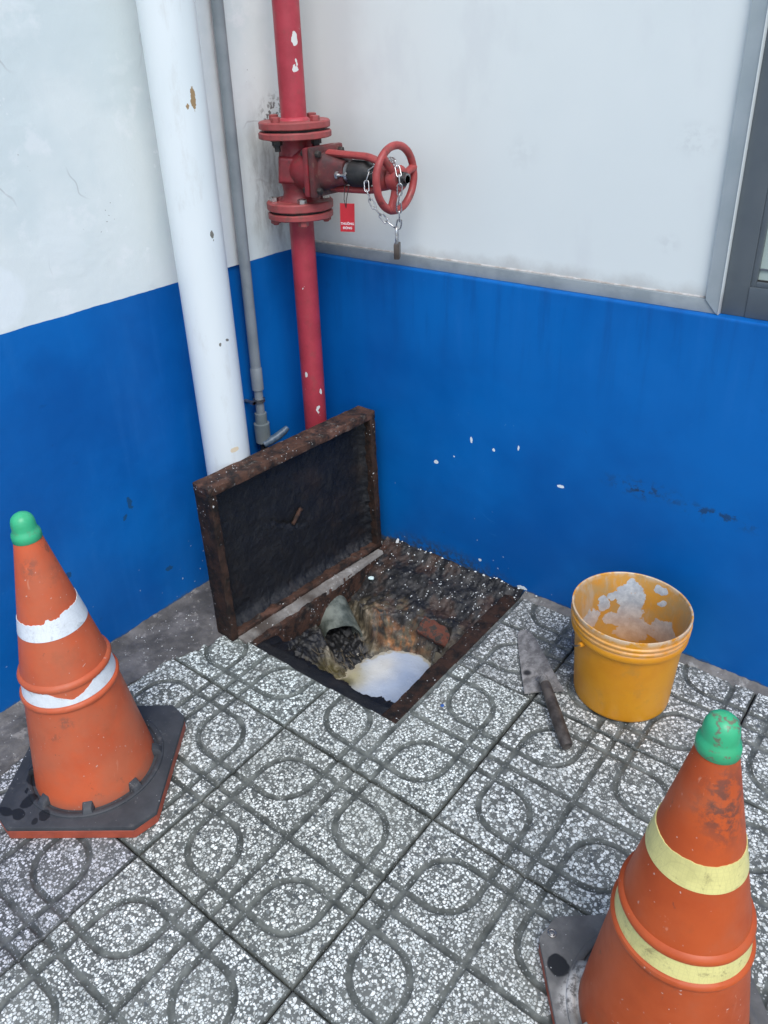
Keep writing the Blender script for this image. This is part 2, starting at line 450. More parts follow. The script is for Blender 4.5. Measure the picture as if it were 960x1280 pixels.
def mat_cone(name, c1, c2, marks):
    g = G(name, 0.44, 0, 0.32)
    n = g.noise(9, 5, 0.6)
    c = g.mix(g.ramp(n, 0.35, 0.7), c1, c2)
    c = g.mix(g.math('MULTIPLY', g.ramp(g.noise(14, 6, 0.7), 0.56, 0.72), 0.35), c, (0.30, 0.085, 0.035))
    wv = g.nvec(50, 0.02)
    f = g.ramp(g.noise(26, 6, 0.75, g.scale(wv, (1, 1, 0.7))), 0.61, 0.70)
    c = g.mix(g.math('MULTIPLY', f, 0.62), c, (0.11, 0.055, 0.04))
    for (p, r, k, col, a) in marks:
        f = g.math('MULTIPLY', g.near(p, r, k, 0.2, g.nvec(40, 0.02)), g.ramp(g.noise(75, 5, 0.7), 0.42, 0.58))
        c = g.mix(g.math('MULTIPLY', f, a), c, col)
    fl = g.vor(110, 'F1', 'Distance', wv)
    rn = g.sep(g.vor(110, 'F1', 'Color', wv))[0]
    f = g.math('MULTIPLY', g.ramp(fl, 0.10, 0.19, 1, 0), g.math('MULTIPLY', g.ramp(rn, 0.74, 0.78), g.ramp(g.noise(9, 2), 0.44, 0.58)))
    c = g.mix(g.math('MULTIPLY', f, 0.8), c, (0.62, 0.50, 0.44))
    scr = g.ramp(g.noise(60, 3, 0.6, g.scale(g.nvec(12, 0.08), (1.4, 1.4, 0.16))), 0.66, 0.72)
    c = g.mix(g.math('MULTIPLY', g.math('MULTIPLY', scr, g.ramp(g.noise(8, 3), 0.45, 0.6)), 0.4), c, (0.72, 0.36, 0.24))
    dst = g.math('MULTIPLY', g.ramp(g.noise(5, 6, 0.7), 0.42, 0.70), 0.38)
    c = g.mix(dst, c, (0.34, 0.15, 0.09))
    spt = g.ramp(g.noise(70, 5, 0.75, g.nvec(30, 0.03)), 0.66, 0.70)
    c = g.mix(g.math('MULTIPLY', g.math('MULTIPLY', spt, g.ramp(g.noise(6, 3), 0.46, 0.6)), 0.7), c, (0.10, 0.06, 0.05))
    sx, sy, sz = g.sep(g.pos())
    c = g.mix(g.math('MULTIPLY', g.ramp(g.math('ADD', sz, g.math('MULTIPLY', g.noise(20, 4), -0.06)), 0.0, 0.035, 1, 0), 0.5), c, (0.26, 0.13, 0.09))
    g.col(c)
    g.rough(g.ramp(n, 0.3, 0.7, 0.38, 0.55))
    g.bump(g.noise(26, 4), 0.12, 0.002)
    return g.m


def mat_band(name, c1, dirt):
    g = G(name, 0.38)
    n = g.noise(22, 5, 0.65)
    c = g.mix(g.ramp(n, 0.4, 0.75), c1, tuple(v * 0.82 for v in c1))
    f = g.ramp(g.noise(40, 6, 0.75, g.nvec(20, 0.05)), 0.54, 0.70)
    c = g.mix(g.math('MULTIPLY', f, 0.7), c, dirt)
    hexs = g.vor(170, 'DISTANCE_TO_EDGE', 'Distance', None, 0.15)
    c = g.mix(g.math('MULTIPLY', g.ramp(hexs, 0.02, 0.08, 1, 0), 0.12), c, dirt)
    g.col(c)
    g.bump(g.noise(40, 4), 0.25, 0.002)
    return g.m


def mat_rubber(name, a, b, drops, pale=()):
    g = G(name, 0.62)
    n = g.noise(12, 6, 0.65)
    c = g.mix(g.ramp(n, 0.35, 0.7), a, b)
    c = g.mix(g.math('MULTIPLY', g.ramp(g.noise(30, 6, 0.75), 0.58, 0.72), 0.5), c, (0.20, 0.19, 0.18))
    wv = g.nvec(40, 0.012)
    for (x, y, r, k) in drops:
        c = g.mix(g.near((x, y, 0.03), r, k, 0.85, wv), c, (0.008, 0.009, 0.011))
    for (x, y, r, k) in pale:
        c = g.mix(g.math('MULTIPLY', g.near((x, y, 0.036), r, k, 0.3, wv), g.ramp(g.noise(60, 5, 0.7), 0.36, 0.52)), c, (0.52, 0.51, 0.49))
    f = g.ramp(g.vor(120, 'F1', 'Distance', g.nvec(60, 0.01)), 0.08, 0.14, 1, 0)
    c = g.mix(g.math('MULTIPLY', f, g.ramp(g.noise(14, 2), 0.5, 0.6)), c, (0.42, 0.42, 0.42))
    g.col(c)
    g.bump(g.noise(40, 5), 0.25, 0.002)
    return g.m


def mat_bucket():
    g = G('yellow bucket plastic', 0.40)
    g.b.inputs['Subsurface Weight'].default_value = 0.0
    n = g.noise(10, 5, 0.6)
    c = g.mix(g.ramp(n, 0.35, 0.7), (0.68, 0.290, 0.010), (0.62, 0.240, 0.007))
    c = g.mix(g.math('MULTIPLY', g.ramp(g.noise(16, 6, 0.7), 0.55, 0.72), 0.35), c, (0.36, 0.20, 0.05))
    wv = g.nvec(60, 0.015)
    f = g.ramp(g.noise(70, 5, 0.7, wv), 0.70, 0.74)
    c = g.mix(g.math('MULTIPLY', f, 0.7), c, (0.14, 0.085, 0.03))
    ins = g.attr('inside')
    x, y, z = g.sep(g.pos())
    # dried mortar inside: one big splash with arms, greyish haze elsewhere
    wv2 = g.nvec(34, 0.030)
    m = g.near((1.059, -0.087, 0.185), 0.042, (0.95, 0.6, 0.8), 0.55, wv2)
    for p, r, k in [((1.058, -0.087, 0.205), 0.020, (1, 0.6, 0.6)), ((1.064, -0.086, 0.140), 0.034, (1.0, 0.6, 0.7)), ((1.050, -0.090, 0.118), 0.050, (0.6, 0.5, 2.0)),
                    ((1.105, -0.083, 0.108), 0.040, (0.7, 0.5, 1.7)), ((1.153, -0.095, 0.125), 0.042, (0.8, 0.5, 0.9)), ((1.021, -0.109, 0.186), 0.018, (0.7, 0.8, 1.1)),
                    ((1.006, -0.125, 0.166), 0.020, (1, 1, 0.7)), ((1.130, -0.084, 0.190), 0.014, (1, 1, 0.9)), ((1.124, -0.083, 0.219), 0.018, (0.7, 1, 1.3)),
                    ((0.988, -0.158, 0.130), 0.04, (1, 0.8, 1.0)), ((1.07, -0.09, 0.082), 0.034, (0.6, 0.5, 1.2))]:
        m = g.math('MAXIMUM', m, g.near(p, r, k, 0.55, wv2))
    edge = g.ramp(g.math('ADD', m, g.math('MULTIPLY', g.math('SUBTRACT', g.noise(42, 6, 0.75), 0.5), 2.4)), 0.66, 0.72)
    mort = g.mix(g.ramp(g.noise(50, 5, 0.7), 0.35, 0.7), (0.36, 0.40, 0.44), (0.56, 0.60, 0.62))
    haze = g.mix(g.ramp(g.noise(13, 6, 0.7), 0.36, 0.66, 0.25, 0.8), c, (0.36, 0.27, 0.13))
    vst = g.ramp(g.noise(40, 4, 0.7, g.scale(g.pos(), (1, 1, 0.2))), 0.5, 0.68)
    haze = g.mix(g.math('MULTIPLY', vst, 0.45), haze, (0.46, 0.42, 0.36))
    ci = g.mix(edge, haze, mort)
    c = g.mix(ins, c, ci)
    # scratched, chalky lip
    lip = g.math('MULTIPLY', g.attr('lip'), g.ramp(g.noise(40, 5, 0.7), 0.36, 0.6))
    c = g.mix(g.math('MULTIPLY', lip, 0.75), c, (0.62, 0.54, 0.42))
    g.col(c)
    g.bump(g.math('ADD', g.noise(20, 4), g.math('MULTIPLY', g.math('MULTIPLY', edge, ins), 0.8)), 0.25, 0.003)
    return g.m


def mat_water():
    g = G('milky waste water', 0.10)
    n = g.noise(7, 5, 0.6, g.nvec(6, 0.08))
    c = g.mix(g.ramp(n, 0.3, 0.7), (0.34, 0.41, 0.54), (0.44, 0.50, 0.60))
    f = g.near((0.495, -0.345, -0.158), 0.105, (1.25, 1.0, 1), 0.1, g.nvec(12, 0.05))
    c = g.mix(g.math('MULTIPLY', f, 0.95), c, (0.66, 0.66, 0.63))
    f = g.near((0.452, -0.405, -0.158), 0.075, (1, 0.9, 1), 0.1, g.nvec(20, 0.04))
    c = g.mix(g.math('MULTIPLY', f, 0.9), c, (0.40, 0.35, 0.19))
    f = g.near((0.437, -0.435, -0.158), 0.04, (0.7, 1.2, 1), 0.3, g.nvec(30, 0.03))
    c = g.mix(g.math('MULTIPLY', f, 0.9), c, (0.10, 0.085, 0.03))
    bub = g.vor(230, 'F1', 'Distance')
    c = g.mix(g.math('MULTIPLY', g.ramp(bub, 0.10, 0.2, 1, 0), g.math('MULTIPLY', g.ramp(g.noise(22, 3), 0.55, 0.65), 0.6)), c, (0.80, 0.80, 0.76))
    sh = g.attr('shore')
    shn = g.ramp(g.math('ADD', sh, g.math('MULTIPLY', g.math('SUBTRACT', g.noise(60, 5, 0.7), 0.5), 0.9)), 0.15, 0.95)
    c = g.mix(g.math('MULTIPLY', shn, 0.85), c, g.mix(g.noise(9, 3), (0.26, 0.20, 0.09), (0.50, 0.46, 0.36)))
    g.col(c)
    foam = g.vor(180, 'F1', 'Distance')
    g.rough(g.ramp(g.noise(9, 4), 0.42, 0.55, 0.12, 0.5))
    g.bump(g.math('MULTIPLY', foam, g.ramp(g.noise(9, 4), 0.42, 0.55)), 0.25, 0.002)
    return g.m


def mat_brick():
    g = G('broken red brick', 0.85)
    c = g.mix(g.ramp(g.noise(40, 6, 0.7), 0.35, 0.65), (0.10, 0.030, 0.018), (0.19, 0.060, 0.034))
    c = g.mix(g.ramp(g.noise(40, 6, 0.75), 0.47, 0.56), c, (0.035, 0.03, 0.026))
    g.col(c)
    g.bump(g.noise(60, 6, 0.7), 0.7, 0.005)
    return g.m


def mat_pvc():
    g = G('white drain pipe plastic', 0.34)
    c = g.mix(g.ramp(g.noise(3, 4, 0.6, g.scale(g.pos(), (1, 1, 0.4))), 0.35, 0.7), (0.68, 0.74, 0.75), (0.74, 0.785, 0.79))
    wv = g.nvec(50, 0.01)
    c = specks_on(g, c, [(0.179, -0.473, 1.268, 0.019, (1, 2.2, 0.62)), (0.172, -0.487, 1.253, 0.009, (1, 1.5, 0.7))], (0.33, 0.22, 0.11), wv)
    c = specks_on(g, c, [(0.181, -0.468, 0.997, 0.008, (1, 1.3, 0.7)), (0.18, -0.466, 0.985, 0.005, (1, 1, 1)), (0.182, -0.462, 0.755, 0.006, (1, 1, 1)),
                         (0.176, -0.48, 0.749, 0.005, (1, 1, 1))], (0.18, 0.17, 0.14), wv)
    c = specks_on(g, c, [(0.177, -0.477, 0.476, 0.012, (1, 0.8, 1.2))], (0.72, 0.60, 0.42), wv)
    c = g.mix(g.math('MULTIPLY', g.ramp(g.noise(20, 6, 0.7, g.scale(g.pos(), (1, 1, 0.3))), 0.54, 0.72), 0.30), c, (0.5, 0.49, 0.45))
    g.col(c)
    g.bump(g.noise(8, 3), 0.05, 0.003)
    return g.m


def mat_alu(name, v, rough=0.38):
    g = G(name, rough, 0.75)
    n = g.noise(14, 5, 0.6, g.scale(g.pos(), (1, 1, 0.3)))
    g.col(g.mix(g.ramp(n, 0.35, 0.7), (v, v * 1.04, v * 1.07), (v * 0.86, v * 0.9, v * 0.93)))
    g.rough(g.ramp(n, 0.3, 0.7, rough, rough + 0.15))
    g.bump(g.noise(30, 4), 0.06, 0.001)
    return g.m


def mat_steel(name, v, rough=0.25):
    return mat_simple(name, (v, v, v), (v * 0.7, v * 0.68, v * 0.66), 90, rough, 1.0, 0.1, 0.001, rough + 0.2)


def mat_cap():
    g = G('green plastic cap', 0.40)
    c = g.mix(g.ramp(g.noise(20, 4), 0.35, 0.7), (0.045, 0.43, 0.20), (0.038, 0.36, 0.155))
    wv = g.nvec(50, 0.02)
    f = g.ramp(g.noise(34, 6, 0.75, wv), 0.54, 0.60)
    c = g.mix(g.math('MULTIPLY', f, g.attr('grime')), c, (0.16, 0.145, 0.10))
    g.col(c)
    g.bump(g.noise(40, 4), 0.2, 0.002)
    return g.m


def mat_trowel():
    g = G('mortar caked blade', 0.72, 0.15)
    n = g.noise(42, 6, 0.72, g.scale(g.nvec(25, 0.03), (1.2, 0.8, 1)))
    c = g.mix(g.ramp(n, 0.36, 0.66), (0.15, 0.142, 0.135), (0.34, 0.325, 0.31))
    c = g.mix(g.ramp(g.noise(90, 4, 0.7), 0.64, 0.72), c, (0.48, 0.46, 0.43))
    c = g.mix(g.near((0.905, -0.285, 0), 0.014, (1, 1, 0.2), 0.4), c, (0.03, 0.03, 0.03))
    g.col(c)
    g.bump(n, 0.6, 0.003)
    return g.m


MT = dict(
    wall_left=mat_wall_left(), wall_right=mat_wall_right(), panel=mat_panel(), terrazzo=mat_terrazzo(),
    mortar=mat_cement('grey mortar', (0.12, 0.115, 0.11), (0.23, 0.22, 0.21)),
    apron=mat_cement('worn cement apron', (0.080, 0.076, 0.074), (0.185, 0.175, 0.170), (0.34, 0.32, 0.30), 0.6),
    bed=mat_simple('joint dirt', (0.006, 0.006, 0.006), (0.022, 0.021, 0.02), 40, 0.95),
    ground=mat_cement('yard concrete', (0.16, 0.16, 0.155), (0.26, 0.255, 0.25)),
    rust=mat_rust(), rust_dark=mat_rust('blackened steel', 0.55, 0.35), rust_top=mat_rust('reddish rusted rail', 1.25, 0.95), tar=mat_tar(), sludge=mat_sludge(), water=mat_water(), brick=mat_brick(), pvc=mat_pvc(),
    pipe_red=mat_red('red standpipe paint', (0.42, 0.042, 0.062), (0.34, 0.030, 0.046), True, 0.25),
    valve_red=mat_red('weathered red valve paint', (0.27, 0.028, 0.036), (0.16, 0.022, 0.027), False, 0.7),
    flange_red=mat_red('chalky red flange paint', (0.36, 0.070, 0.070), (0.26, 0.050, 0.048), False, 0.6),
    bonnet_red=mat_red('grimy red bonnet paint', (0.15, 0.030, 0.030), (0.055, 0.026, 0.026), False, 1.2),
    wheel_red=mat_red('faded red handwheel paint', (0.38, 0.060, 0.056), (0.27, 0.038, 0.038), False, 0.7),
    iron=mat_simple('dark bolt iron', (0.022, 0.022, 0.024), (0.06, 0.052, 0.046), 80, 0.6, 0.3),
    grease_shade=mat_simple('black grease and shade', (0.010, 0.010, 0.011), (0.022, 0.021, 0.02), 60, 0.5),
    chrome=mat_steel('galvanised steel', 0.62, 0.22), dullsteel=mat_steel('dull steel', 0.36, 0.35),
    brass=mat_simple('dark padlock metal', (0.12, 0.095, 0.082), (0.075, 0.062, 0.056), 60, 0.4, 0.5, 0.1),
    tag=mat_simple('red plastic tag', (0.50, 0.018, 0.030), (0.44, 0.015, 0.025), 20, 0.4, 0, 0.0),
    print=mat_simple('white print', (0.82, 0.78, 0.78), (0.78, 0.72, 0.72), 30, 0.5, 0, 0.0),
    gpvc=mat_simple('grey conduit plastic', (0.20, 0.225, 0.24), (0.25, 0.275, 0.29), 14, 0.42, 0, 0.1),
    gpvc2=mat_simple('grey fitting plastic', (0.17, 0.20, 0.20), (0.21, 0.235, 0.235), 14, 0.45, 0, 0.1),
    clear=mat_simple('cloudy blue plastic', (0.06, 0.10, 0.15), (0.13, 0.18, 0.24), 60, 0.4, 0, 0.3),
    plaster=mat_simple('white plaster strip', (0.70, 0.73, 0.735), (0.77, 0.79, 0.79), 9, 0.65, 0, 0.25, 0.004),
    alu=mat_simple('dull grey trim', (0.25, 0.285, 0.30), (0.32, 0.355, 0.37), 16, 0.5, 0.15, 0.12), alu2=mat_simple('grey coated stile', (0.40, 0.455, 0.465), (0.46, 0.51, 0.52), 9, 0.4, 0.1, 0.05),
    darkalu=mat_simple('dark grey window frame', (0.095, 0.115, 0.13), (0.12, 0.14, 0.155), 5, 0.42, 0.1, 0.05),
    caulk=mat_simple('dirty sealant', (0.36, 0.32, 0.29), (0.55, 0.53, 0.51), 50, 0.7),
    cone_a=mat_cone('sun faded orange plastic', (0.60, 0.115, 0.042), (0.52, 0.088, 0.030),
                    [((0.375, -1.065, 0.53), 0.045, (1, 1, 0.7), (0.05, 0.035, 0.03), 0.75), ((0.335, -1.11, 0.545), 0.025, (1, 1, 0.7), (0.10, 0.06, 0.05), 0.6),
                     ((0.385, -1.14, 0.235), 0.02, (1, 1, 1), (0.16, 0.07, 0.05), 0.8)]),
    cone_b=mat_cone('deep orange plastic', (0.50, 0.088, 0.020), (0.42, 0.068, 0.015),
                    [((1.46, -0.87, 0.53), 0.05, (1, 1, 0.6), (0.09, 0.05, 0.04), 0.8), ((1.455, -0.885, 0.57), 0.03, (1, 1, 1), (0.12, 0.06, 0.05), 0.7)]),
    band_white=mat_band('white reflective tape', (0.76, 0.80, 0.82), (0.36, 0.36, 0.36)),
    band_yellow=mat_band('pale yellow reflective tape', (0.76, 0.69, 0.27), (0.24, 0.19, 0.08)),
    rubber_a=mat_rubber('black rubber base', (0.030, 0.033, 0.038), (0.055, 0.058, 0.064),
                        [(0.262, -1.17, 0.02, (0.8, 0.8, 0.2)), (0.30, -1.215, 0.014, (1, 0.7, 0.2)), (0.31, -1.245, 0.012, (0.7, 1, 0.2)), (0.355, -1.215, 0.012, (0.8, 1, 0.2)),
                         (0.35, -1.235, 0.008, (1, 1, 0.2)), (0.235, -1.13, 0.008, (1, 1, 0.2)), (0.285, -1.255, 0.012, (0.6, 1.3, 0.2)), (0.325, -1.18, 0.012, (1, 0.8, 0.2)), (0.275, -1.205, 0.006, (1, 1, 0.2))]),
    rubber_b=mat_rubber('scuffed rubber base', (0.10, 0.098, 0.096), (0.20, 0.195, 0.185), [(1.277, -0.872, 0.019, (1, 1, 0.2))], [(1.316, -0.892, 0.045, (1.6, 0.8, 0.3))]),
    base_edge=mat_simple('orange base edge', (0.38, 0.072, 0.035), (0.28, 0.055, 0.03), 30, 0.6),
    cap=mat_cap(), bucket=mat_bucket(), trowel=mat_trowel(),
    handle=mat_simple('dark dirty wood', (0.028, 0.022, 0.019), (0.095, 0.080, 0.070), 34, 0.6, 0, 0.4, 0.003),
    chip=mat_simple('white flake', (0.66, 0.70, 0.70), (0.78, 0.80, 0.80), 60, 0.6, 0, 0.0),
    foam=mat_simple('pale mint foam', (0.60, 0.76, 0.74), (0.66, 0.80, 0.78), 60, 0.6, 0, 0.1),
    bluebit=mat_simple('blue plastic scrap', (0.03, 0.10, 0.34), (0.04, 0.13, 0.40), 60, 0.5, 0, 0.0),
    roots=mat_simple('root fibre', (0.085, 0.065, 0.04), (0.20, 0.165, 0.11), 50, 0.8, 0, 0.2),
    glass=mat_simple('frosted window pane', (0.36, 0.44, 0.40), (0.42, 0.50, 0.455), 4, 0.12, 0, 0.0),
)

# pane: clear gloss layer over a pale film
gp = MT['glass'].node_tree.nodes['Principled BSDF']
gp.inputs['Coat Weight'].default_value = 0.6
gp.inputs['Coat Roughness'].default_value = 0.03


# ------------------------------------------------------------------ mesh helpers
class MB:
    def __init__(s):
        s.v = []; s.f = []

    def add(s, vs, fs):
        o = len(s.v)
        s.v += [tuple(p) for p in vs]
        s.f += [tuple(o + i for i in f) for f in fs]
        return o

    def box(s, lo, hi):
        x0, y0, z0 = lo; x1, y1, z1 = hi
        s.add([(x0, y0, z0), (x1, y0, z0), (x1, y1, z0), (x0, y1, z0), (x0, y0, z1), (x1, y0, z1), (x1, y1, z1), (x0, y1, z1)],
              [(3, 2, 1, 0), (4, 5, 6, 7), (0, 1, 5, 4), (1, 2, 6, 5), (2, 3, 7, 6), (3, 0, 4, 7)])
        return s

    def rings(s, rings, cap0=True, cap1=True, close=False):
        """loft equal-length rings of points"""
        n = len(rings[0]); m = len(rings)
        vs = [p for r in rings for p in r]
        fs = []
        for i in range(m if close else m - 1):
            j = (i + 1) % m
            for k in range(n):
                l = (k + 1) % n
                fs.append((i * n + k, i * n + l, j * n + l, j * n + k))
        if not close:
            if cap0: fs.append(tuple(range(n - 1, -1, -1)))
            if cap1: fs.append(tuple((m - 1) * n + k for k in range(n)))
        return s.add(vs, fs)

    def lathe(s, prof, o=(0, 0, 0), axis=(0, 0, 1), n=40, cap0=True, cap1=True, close=False):
        """prof: list of (height along axis, radius)"""
        a = Vector(axis).normalized()
        u = a.orthogonal().normalized(); w = a.cross(u)
        o = Vector(o)
        rs = []
        for h, r in prof:
            rs.append([o + a * h + (u * math.cos(2 * PI * k / n) + w * math.sin(2 * PI * k / n)) * r for k in range(n)])
        s.rings(rs, cap0, cap1, close)
        return s

    def cyl(s, p, q, r, n=20, r2=None):
        d = Vector(q) - Vector(p)
        s.lathe([(0, r), (d.length, r2 if r2 is not None else r)], p, d, n)
        return s

    def tube(s, pts, r, n=10, closed=False):
        pts = [Vector(p) for p in pts]
        m = len(pts)
        rs = []
        prev = None
        for i, p in enumerate(pts):
            if closed:
                t = pts[(i + 1) % m] - pts[i - 1]
            else:
                t = pts[min(i + 1, m - 1)] - pts[max(i - 1, 0)]
            t.normalize()
            if prev is None:
                u = t.orthogonal().normalized()
            else:
                u = (prev - t * prev.dot(t)).normalized()
            prev = u
            w = t.cross(u)
            rr = r[i] if isinstance(r, (list, tuple)) else r
            rs.append([p + (u * math.cos(2 * PI * k / n) + w * math.sin(2 * PI * k / n)) * rr for k in range(n)])
        s.rings(rs, True, True, closed)
        return s

    def prism(s, poly, z0, z1):
        n = len(poly)
        vs = [(x, y, z0) for x, y in poly] + [(x, y, z1) for x, y in poly]
        fs = [tuple(range(n - 1, -1, -1)), tuple(range(n, 2 * n))] + [(k, (k + 1) % n, n + (k + 1) % n, n + k) for k in range(n)]
        s.add(vs, fs)
        return s

    def mesh(s, name, mat, smooth=35, bevel=0.0, bseg=2, xf=None, jit=None):
        me = bpy.data.meshes.new(name)
        me.from_pydata([tuple(p) for p in s.v], [], s.f)
        bm = bmesh.new(); bm.from_mesh(me)
        bmesh.ops.recalc_face_normals(bm, faces=bm.faces)
        if bevel:
            es = [e for e in bm.edges if len(e.link_faces) == 2 and e.calc_face_angle(0) > 0.5]
            bmesh.ops.bevel(bm, geom=es, offset=bevel, segments=bseg, profile=0.6, affect='EDGES', clamp_overlap=True)
        if jit:
            cuts, amp, sc_ = jit
            if cuts:
                bmesh.ops.subdivide_edges(bm, edges=[e for e in bm.edges if e.calc_length() > cuts], cuts=1, use_grid_fill=True)
                for _ in range(5):
                    es = [e for e in bm.edges if e.calc_length() > cuts]
                    if not es: break
                    bmesh.ops.subdivide_edges(bm, edges=es, cuts=1, use_grid_fill=True)
            for v in bm.verts:
                v.co += mnoise.noise_vector(v.co * sc_) * amp + mnoise.noise_vector(v.co * sc_ * 3.1) * amp * 0.45
        if xf is not None:
            bm.transform(xf)
        bm.to_mesh(me); bm.free()
        if smooth:
            me.polygons.foreach_set('use_smooth', [True] * len(me.polygons))
            me.set_sharp_from_angle(angle=math.radians(smooth))
        me.materials.append(mat)
        return me

    def obj(s, name, mat, parent=None, smooth=35, bevel=0.0, bseg=2, xf=None, jit=None):
        o = bpy.data.objects.new(name, s.mesh(name, mat, smooth, bevel, bseg, xf, jit))
        COL.objects.link(o)
        if parent is not None:
            o.parent = parent
        return o


def link(name, me, parent=None):
    o = bpy.data.objects.new(name, me)
    COL.objects.link(o)
    if parent is not None:
        o.parent = parent
    return o


def tag(o, label, cat, group=None):
    o['label'] = label; o['category'] = cat
    if group: o['group'] = group
    return o


def thing(name, label, cat, loc=(0, 0, 0), group=None):
    o = bpy.data.objects.new(name, None)
    COL.objects.link(o)
    o.location = loc
    o.empty_display_size = 0.05
    return tag(o, label, cat, group)


def struct(o):
    o['kind'] = 'structure'
    return o


def fbm(x, y, z=0.0, o=4):
    return mnoise.fractal(Vector((x, y, z)), 0.6, 2.1, o)


# ------------------------------------------------------------------ the setting: ground, paving, walls
HX0, HX1, HY0, HY1 = 0.272, 0.744, -0.592, -0.0015   # the opening in the paving


def ring_boxes(lo, hi, z0, z1):
    """a slab with the pit's opening left out"""
    m = MB()
    m.box((lo[0], lo[1], z0), (hi[0], HY0, z1))
    m.box((lo[0], HY0, z0), (HX0, hi[1], z1))
    m.box((HX1, HY0, z0), (hi[0], hi[1], z1))
    return m


m = MB()
big = 60
m.add([(-big, -big, -0.034), (big, -big, -0.034), (big, HY0, -0.034), (-big, HY0, -0.034)], [(0, 1, 2, 3)])
m.add([(-big, HY0, -0.034), (HX0, HY0, -0.034), (HX0, big, -0.034), (-big, big, -0.034)], [(0, 1, 2, 3)])
m.add([(HX1, HY0, -0.034), (big, HY0, -0.034), (big, big, -0.034), (HX1, big, -0.034)], [(0, 1, 2, 3)])
m.add([(HX0, 0.0, -0.034), (HX1, 0.0, -0.034), (HX1, big, -0.034), (HX0, big, -0.034)], [(0, 1, 2, 3)])
struct(m.obj('ground', MT['ground'], smooth=0))

pavement = struct(ring_boxes((0.0, -2.35, 0), (2.35, -0.001, 0), -0.030, -0.010).obj('pavement', MT['bed'], smooth=0))

T = 0.4
TG = 0.0036                                            # joint width
GX, GY = 0.1489, -1.144                                # a grid node


def groove_dist(u, v):
    """distance (in metres) from the centre line of the nearest moulded groove; u, v in 0..1 across the tile"""
    a = np.minimum(u, 1 - u); b = np.minimum(v, 1 - v)
    d, w, r = 0.110, 0.112, 0.172
    e = 0.5 - w

    def seg(px, py, x0, y0, x1, y1):
        dx, dy = x1 - x0, y1 - y0
        t = np.clip(((px - x0) * dx + (py - y0) * dy) / (dx * dx + dy * dy), 0, 1)
        return np.hypot(px - x0 - t * dx, py - y0 - t * dy)

    out = np.minimum(np.abs(a - 0.5), np.abs(b - 0.5))
    for (x0, y0, x1, y1) in [(e, d, .5, d), (e, 0, e, d), (d, e, d, .5), (0, e, d, e), (d + r, d, e, d), (d, d + r, d, e), (e, d, e, e - r), (d, e, e - r, e)]:
        out = np.minimum(out, seg(a, b, x0, y0, x1, y1))
    for (cx, cy, sx, sy) in [(d + r, d + r, -1, -1), (e - r, e - r, 1, 1)]:
        px, py = a - cx, b - cy
        dist = np.abs(np.hypot(px, py) - r)
        ok = (px * sx >= 0) & (py * sy >= 0)
        out = np.minimum(out, np.where(ok, dist, 9))
    return out * T


def tile_grid(n=132):
    s = T - TG
    # denser rows close to the rim so that the edge can be rounded over
    t = np.concatenate([[0, 0.003, 0.006, 0.0105], np.linspace(0.016, 0.984, n), [0.9895, 0.994, 0.997, 1.0]])
    N = len(t)
    U, V = np.meshgrid(t, t, indexing='ij')
    gd = groove_dist(U, V)
    dep = 0.0032
    k = np.clip((gd - 0.0022) / (0.0076 - 0.0022), 0, 1)
    z = -dep * (1 - k * k * (3 - 2 * k))
    rim = np.minimum(np.minimum(U, 1 - U), np.minimum(V, 1 - V)) * s
    q = np.clip(rim / 0.0042, 0, 1)
    z = z - 0.0034 * (1 - np.sqrt(1 - (1 - q) ** 2))
    gd = np.minimum(gd, rim + 0.0030)
    co = np.stack([(U) * s - s / 2, (V) * s - s / 2, z], -1).reshape(-1, 3)
    idx = np.arange(N * N).reshape(N, N)
    f = np.stack([idx[:-1, :-1], idx[1:, :-1], idx[1:, 1:], idx[:-1, 1:]], -1).reshape(-1, 4)
    return co, f, gd.reshape(-1)


TCO, TF, TGD = tile_grid()
TILE_MESH = None


def tile_mesh(clips=(), hole=None):
    """clips: list of (point, normal) in tile space, keep the side the normal points away from"""
    me = bpy.data.meshes.new('tile')
    me.from_pydata(TCO.tolist(), [], TF.tolist())
    at = me.attributes.new('groove', 'FLOAT', 'POINT')
    at.data.foreach_set('value', TGD.astype(np.float32))
    bm = bmesh.new(); bm.from_mesh(me)
    for co, no in clips:
        bmesh.ops.bisect_plane(bm, geom=bm.verts[:] + bm.edges[:] + bm.faces[:], plane_co=co, plane_no=no, clear_outer=True)
    if hole:
        x0, x1, y0, y1 = hole
        for co, no in (((x0, 0, 0), (1, 0, 0)), ((x1, 0, 0), (1, 0, 0)), ((0, y0, 0), (0, 1, 0)), ((0, y1, 0), (0, 1, 0))):
            bmesh.ops.bisect_plane(bm, geom=bm.verts[:] + bm.edges[:] + bm.faces[:], plane_co=co, plane_no=no)
        kill = []
        for f in bm.faces:
            c = f.calc_center_median()
            if x0 < c.x < x1 and y0 < c.y < y1: kill.append(f)
        bmesh.ops.delete(bm, geom=kill, context='FACES')
    be = [e for e in bm.edges if len(e.link_faces) == 1]
    r = bmesh.ops.extrude_edge_only(bm, edges=be)
    for v in [g_ for g_ in r['geom'] if isinstance(g_, bmesh.types.BMVert)]:
        v.co.z = -0.026
    bmesh.ops.recalc_face_normals(bm, faces=bm.faces)
    bm.to_mesh(me); bm.free()
    me.polygons.foreach_set('use_smooth', [True] * len(me.polygons))
    me.set_sharp_from_angle(angle=math.radians(50))
    me.materials.append(MT['terrazzo'])
    return me


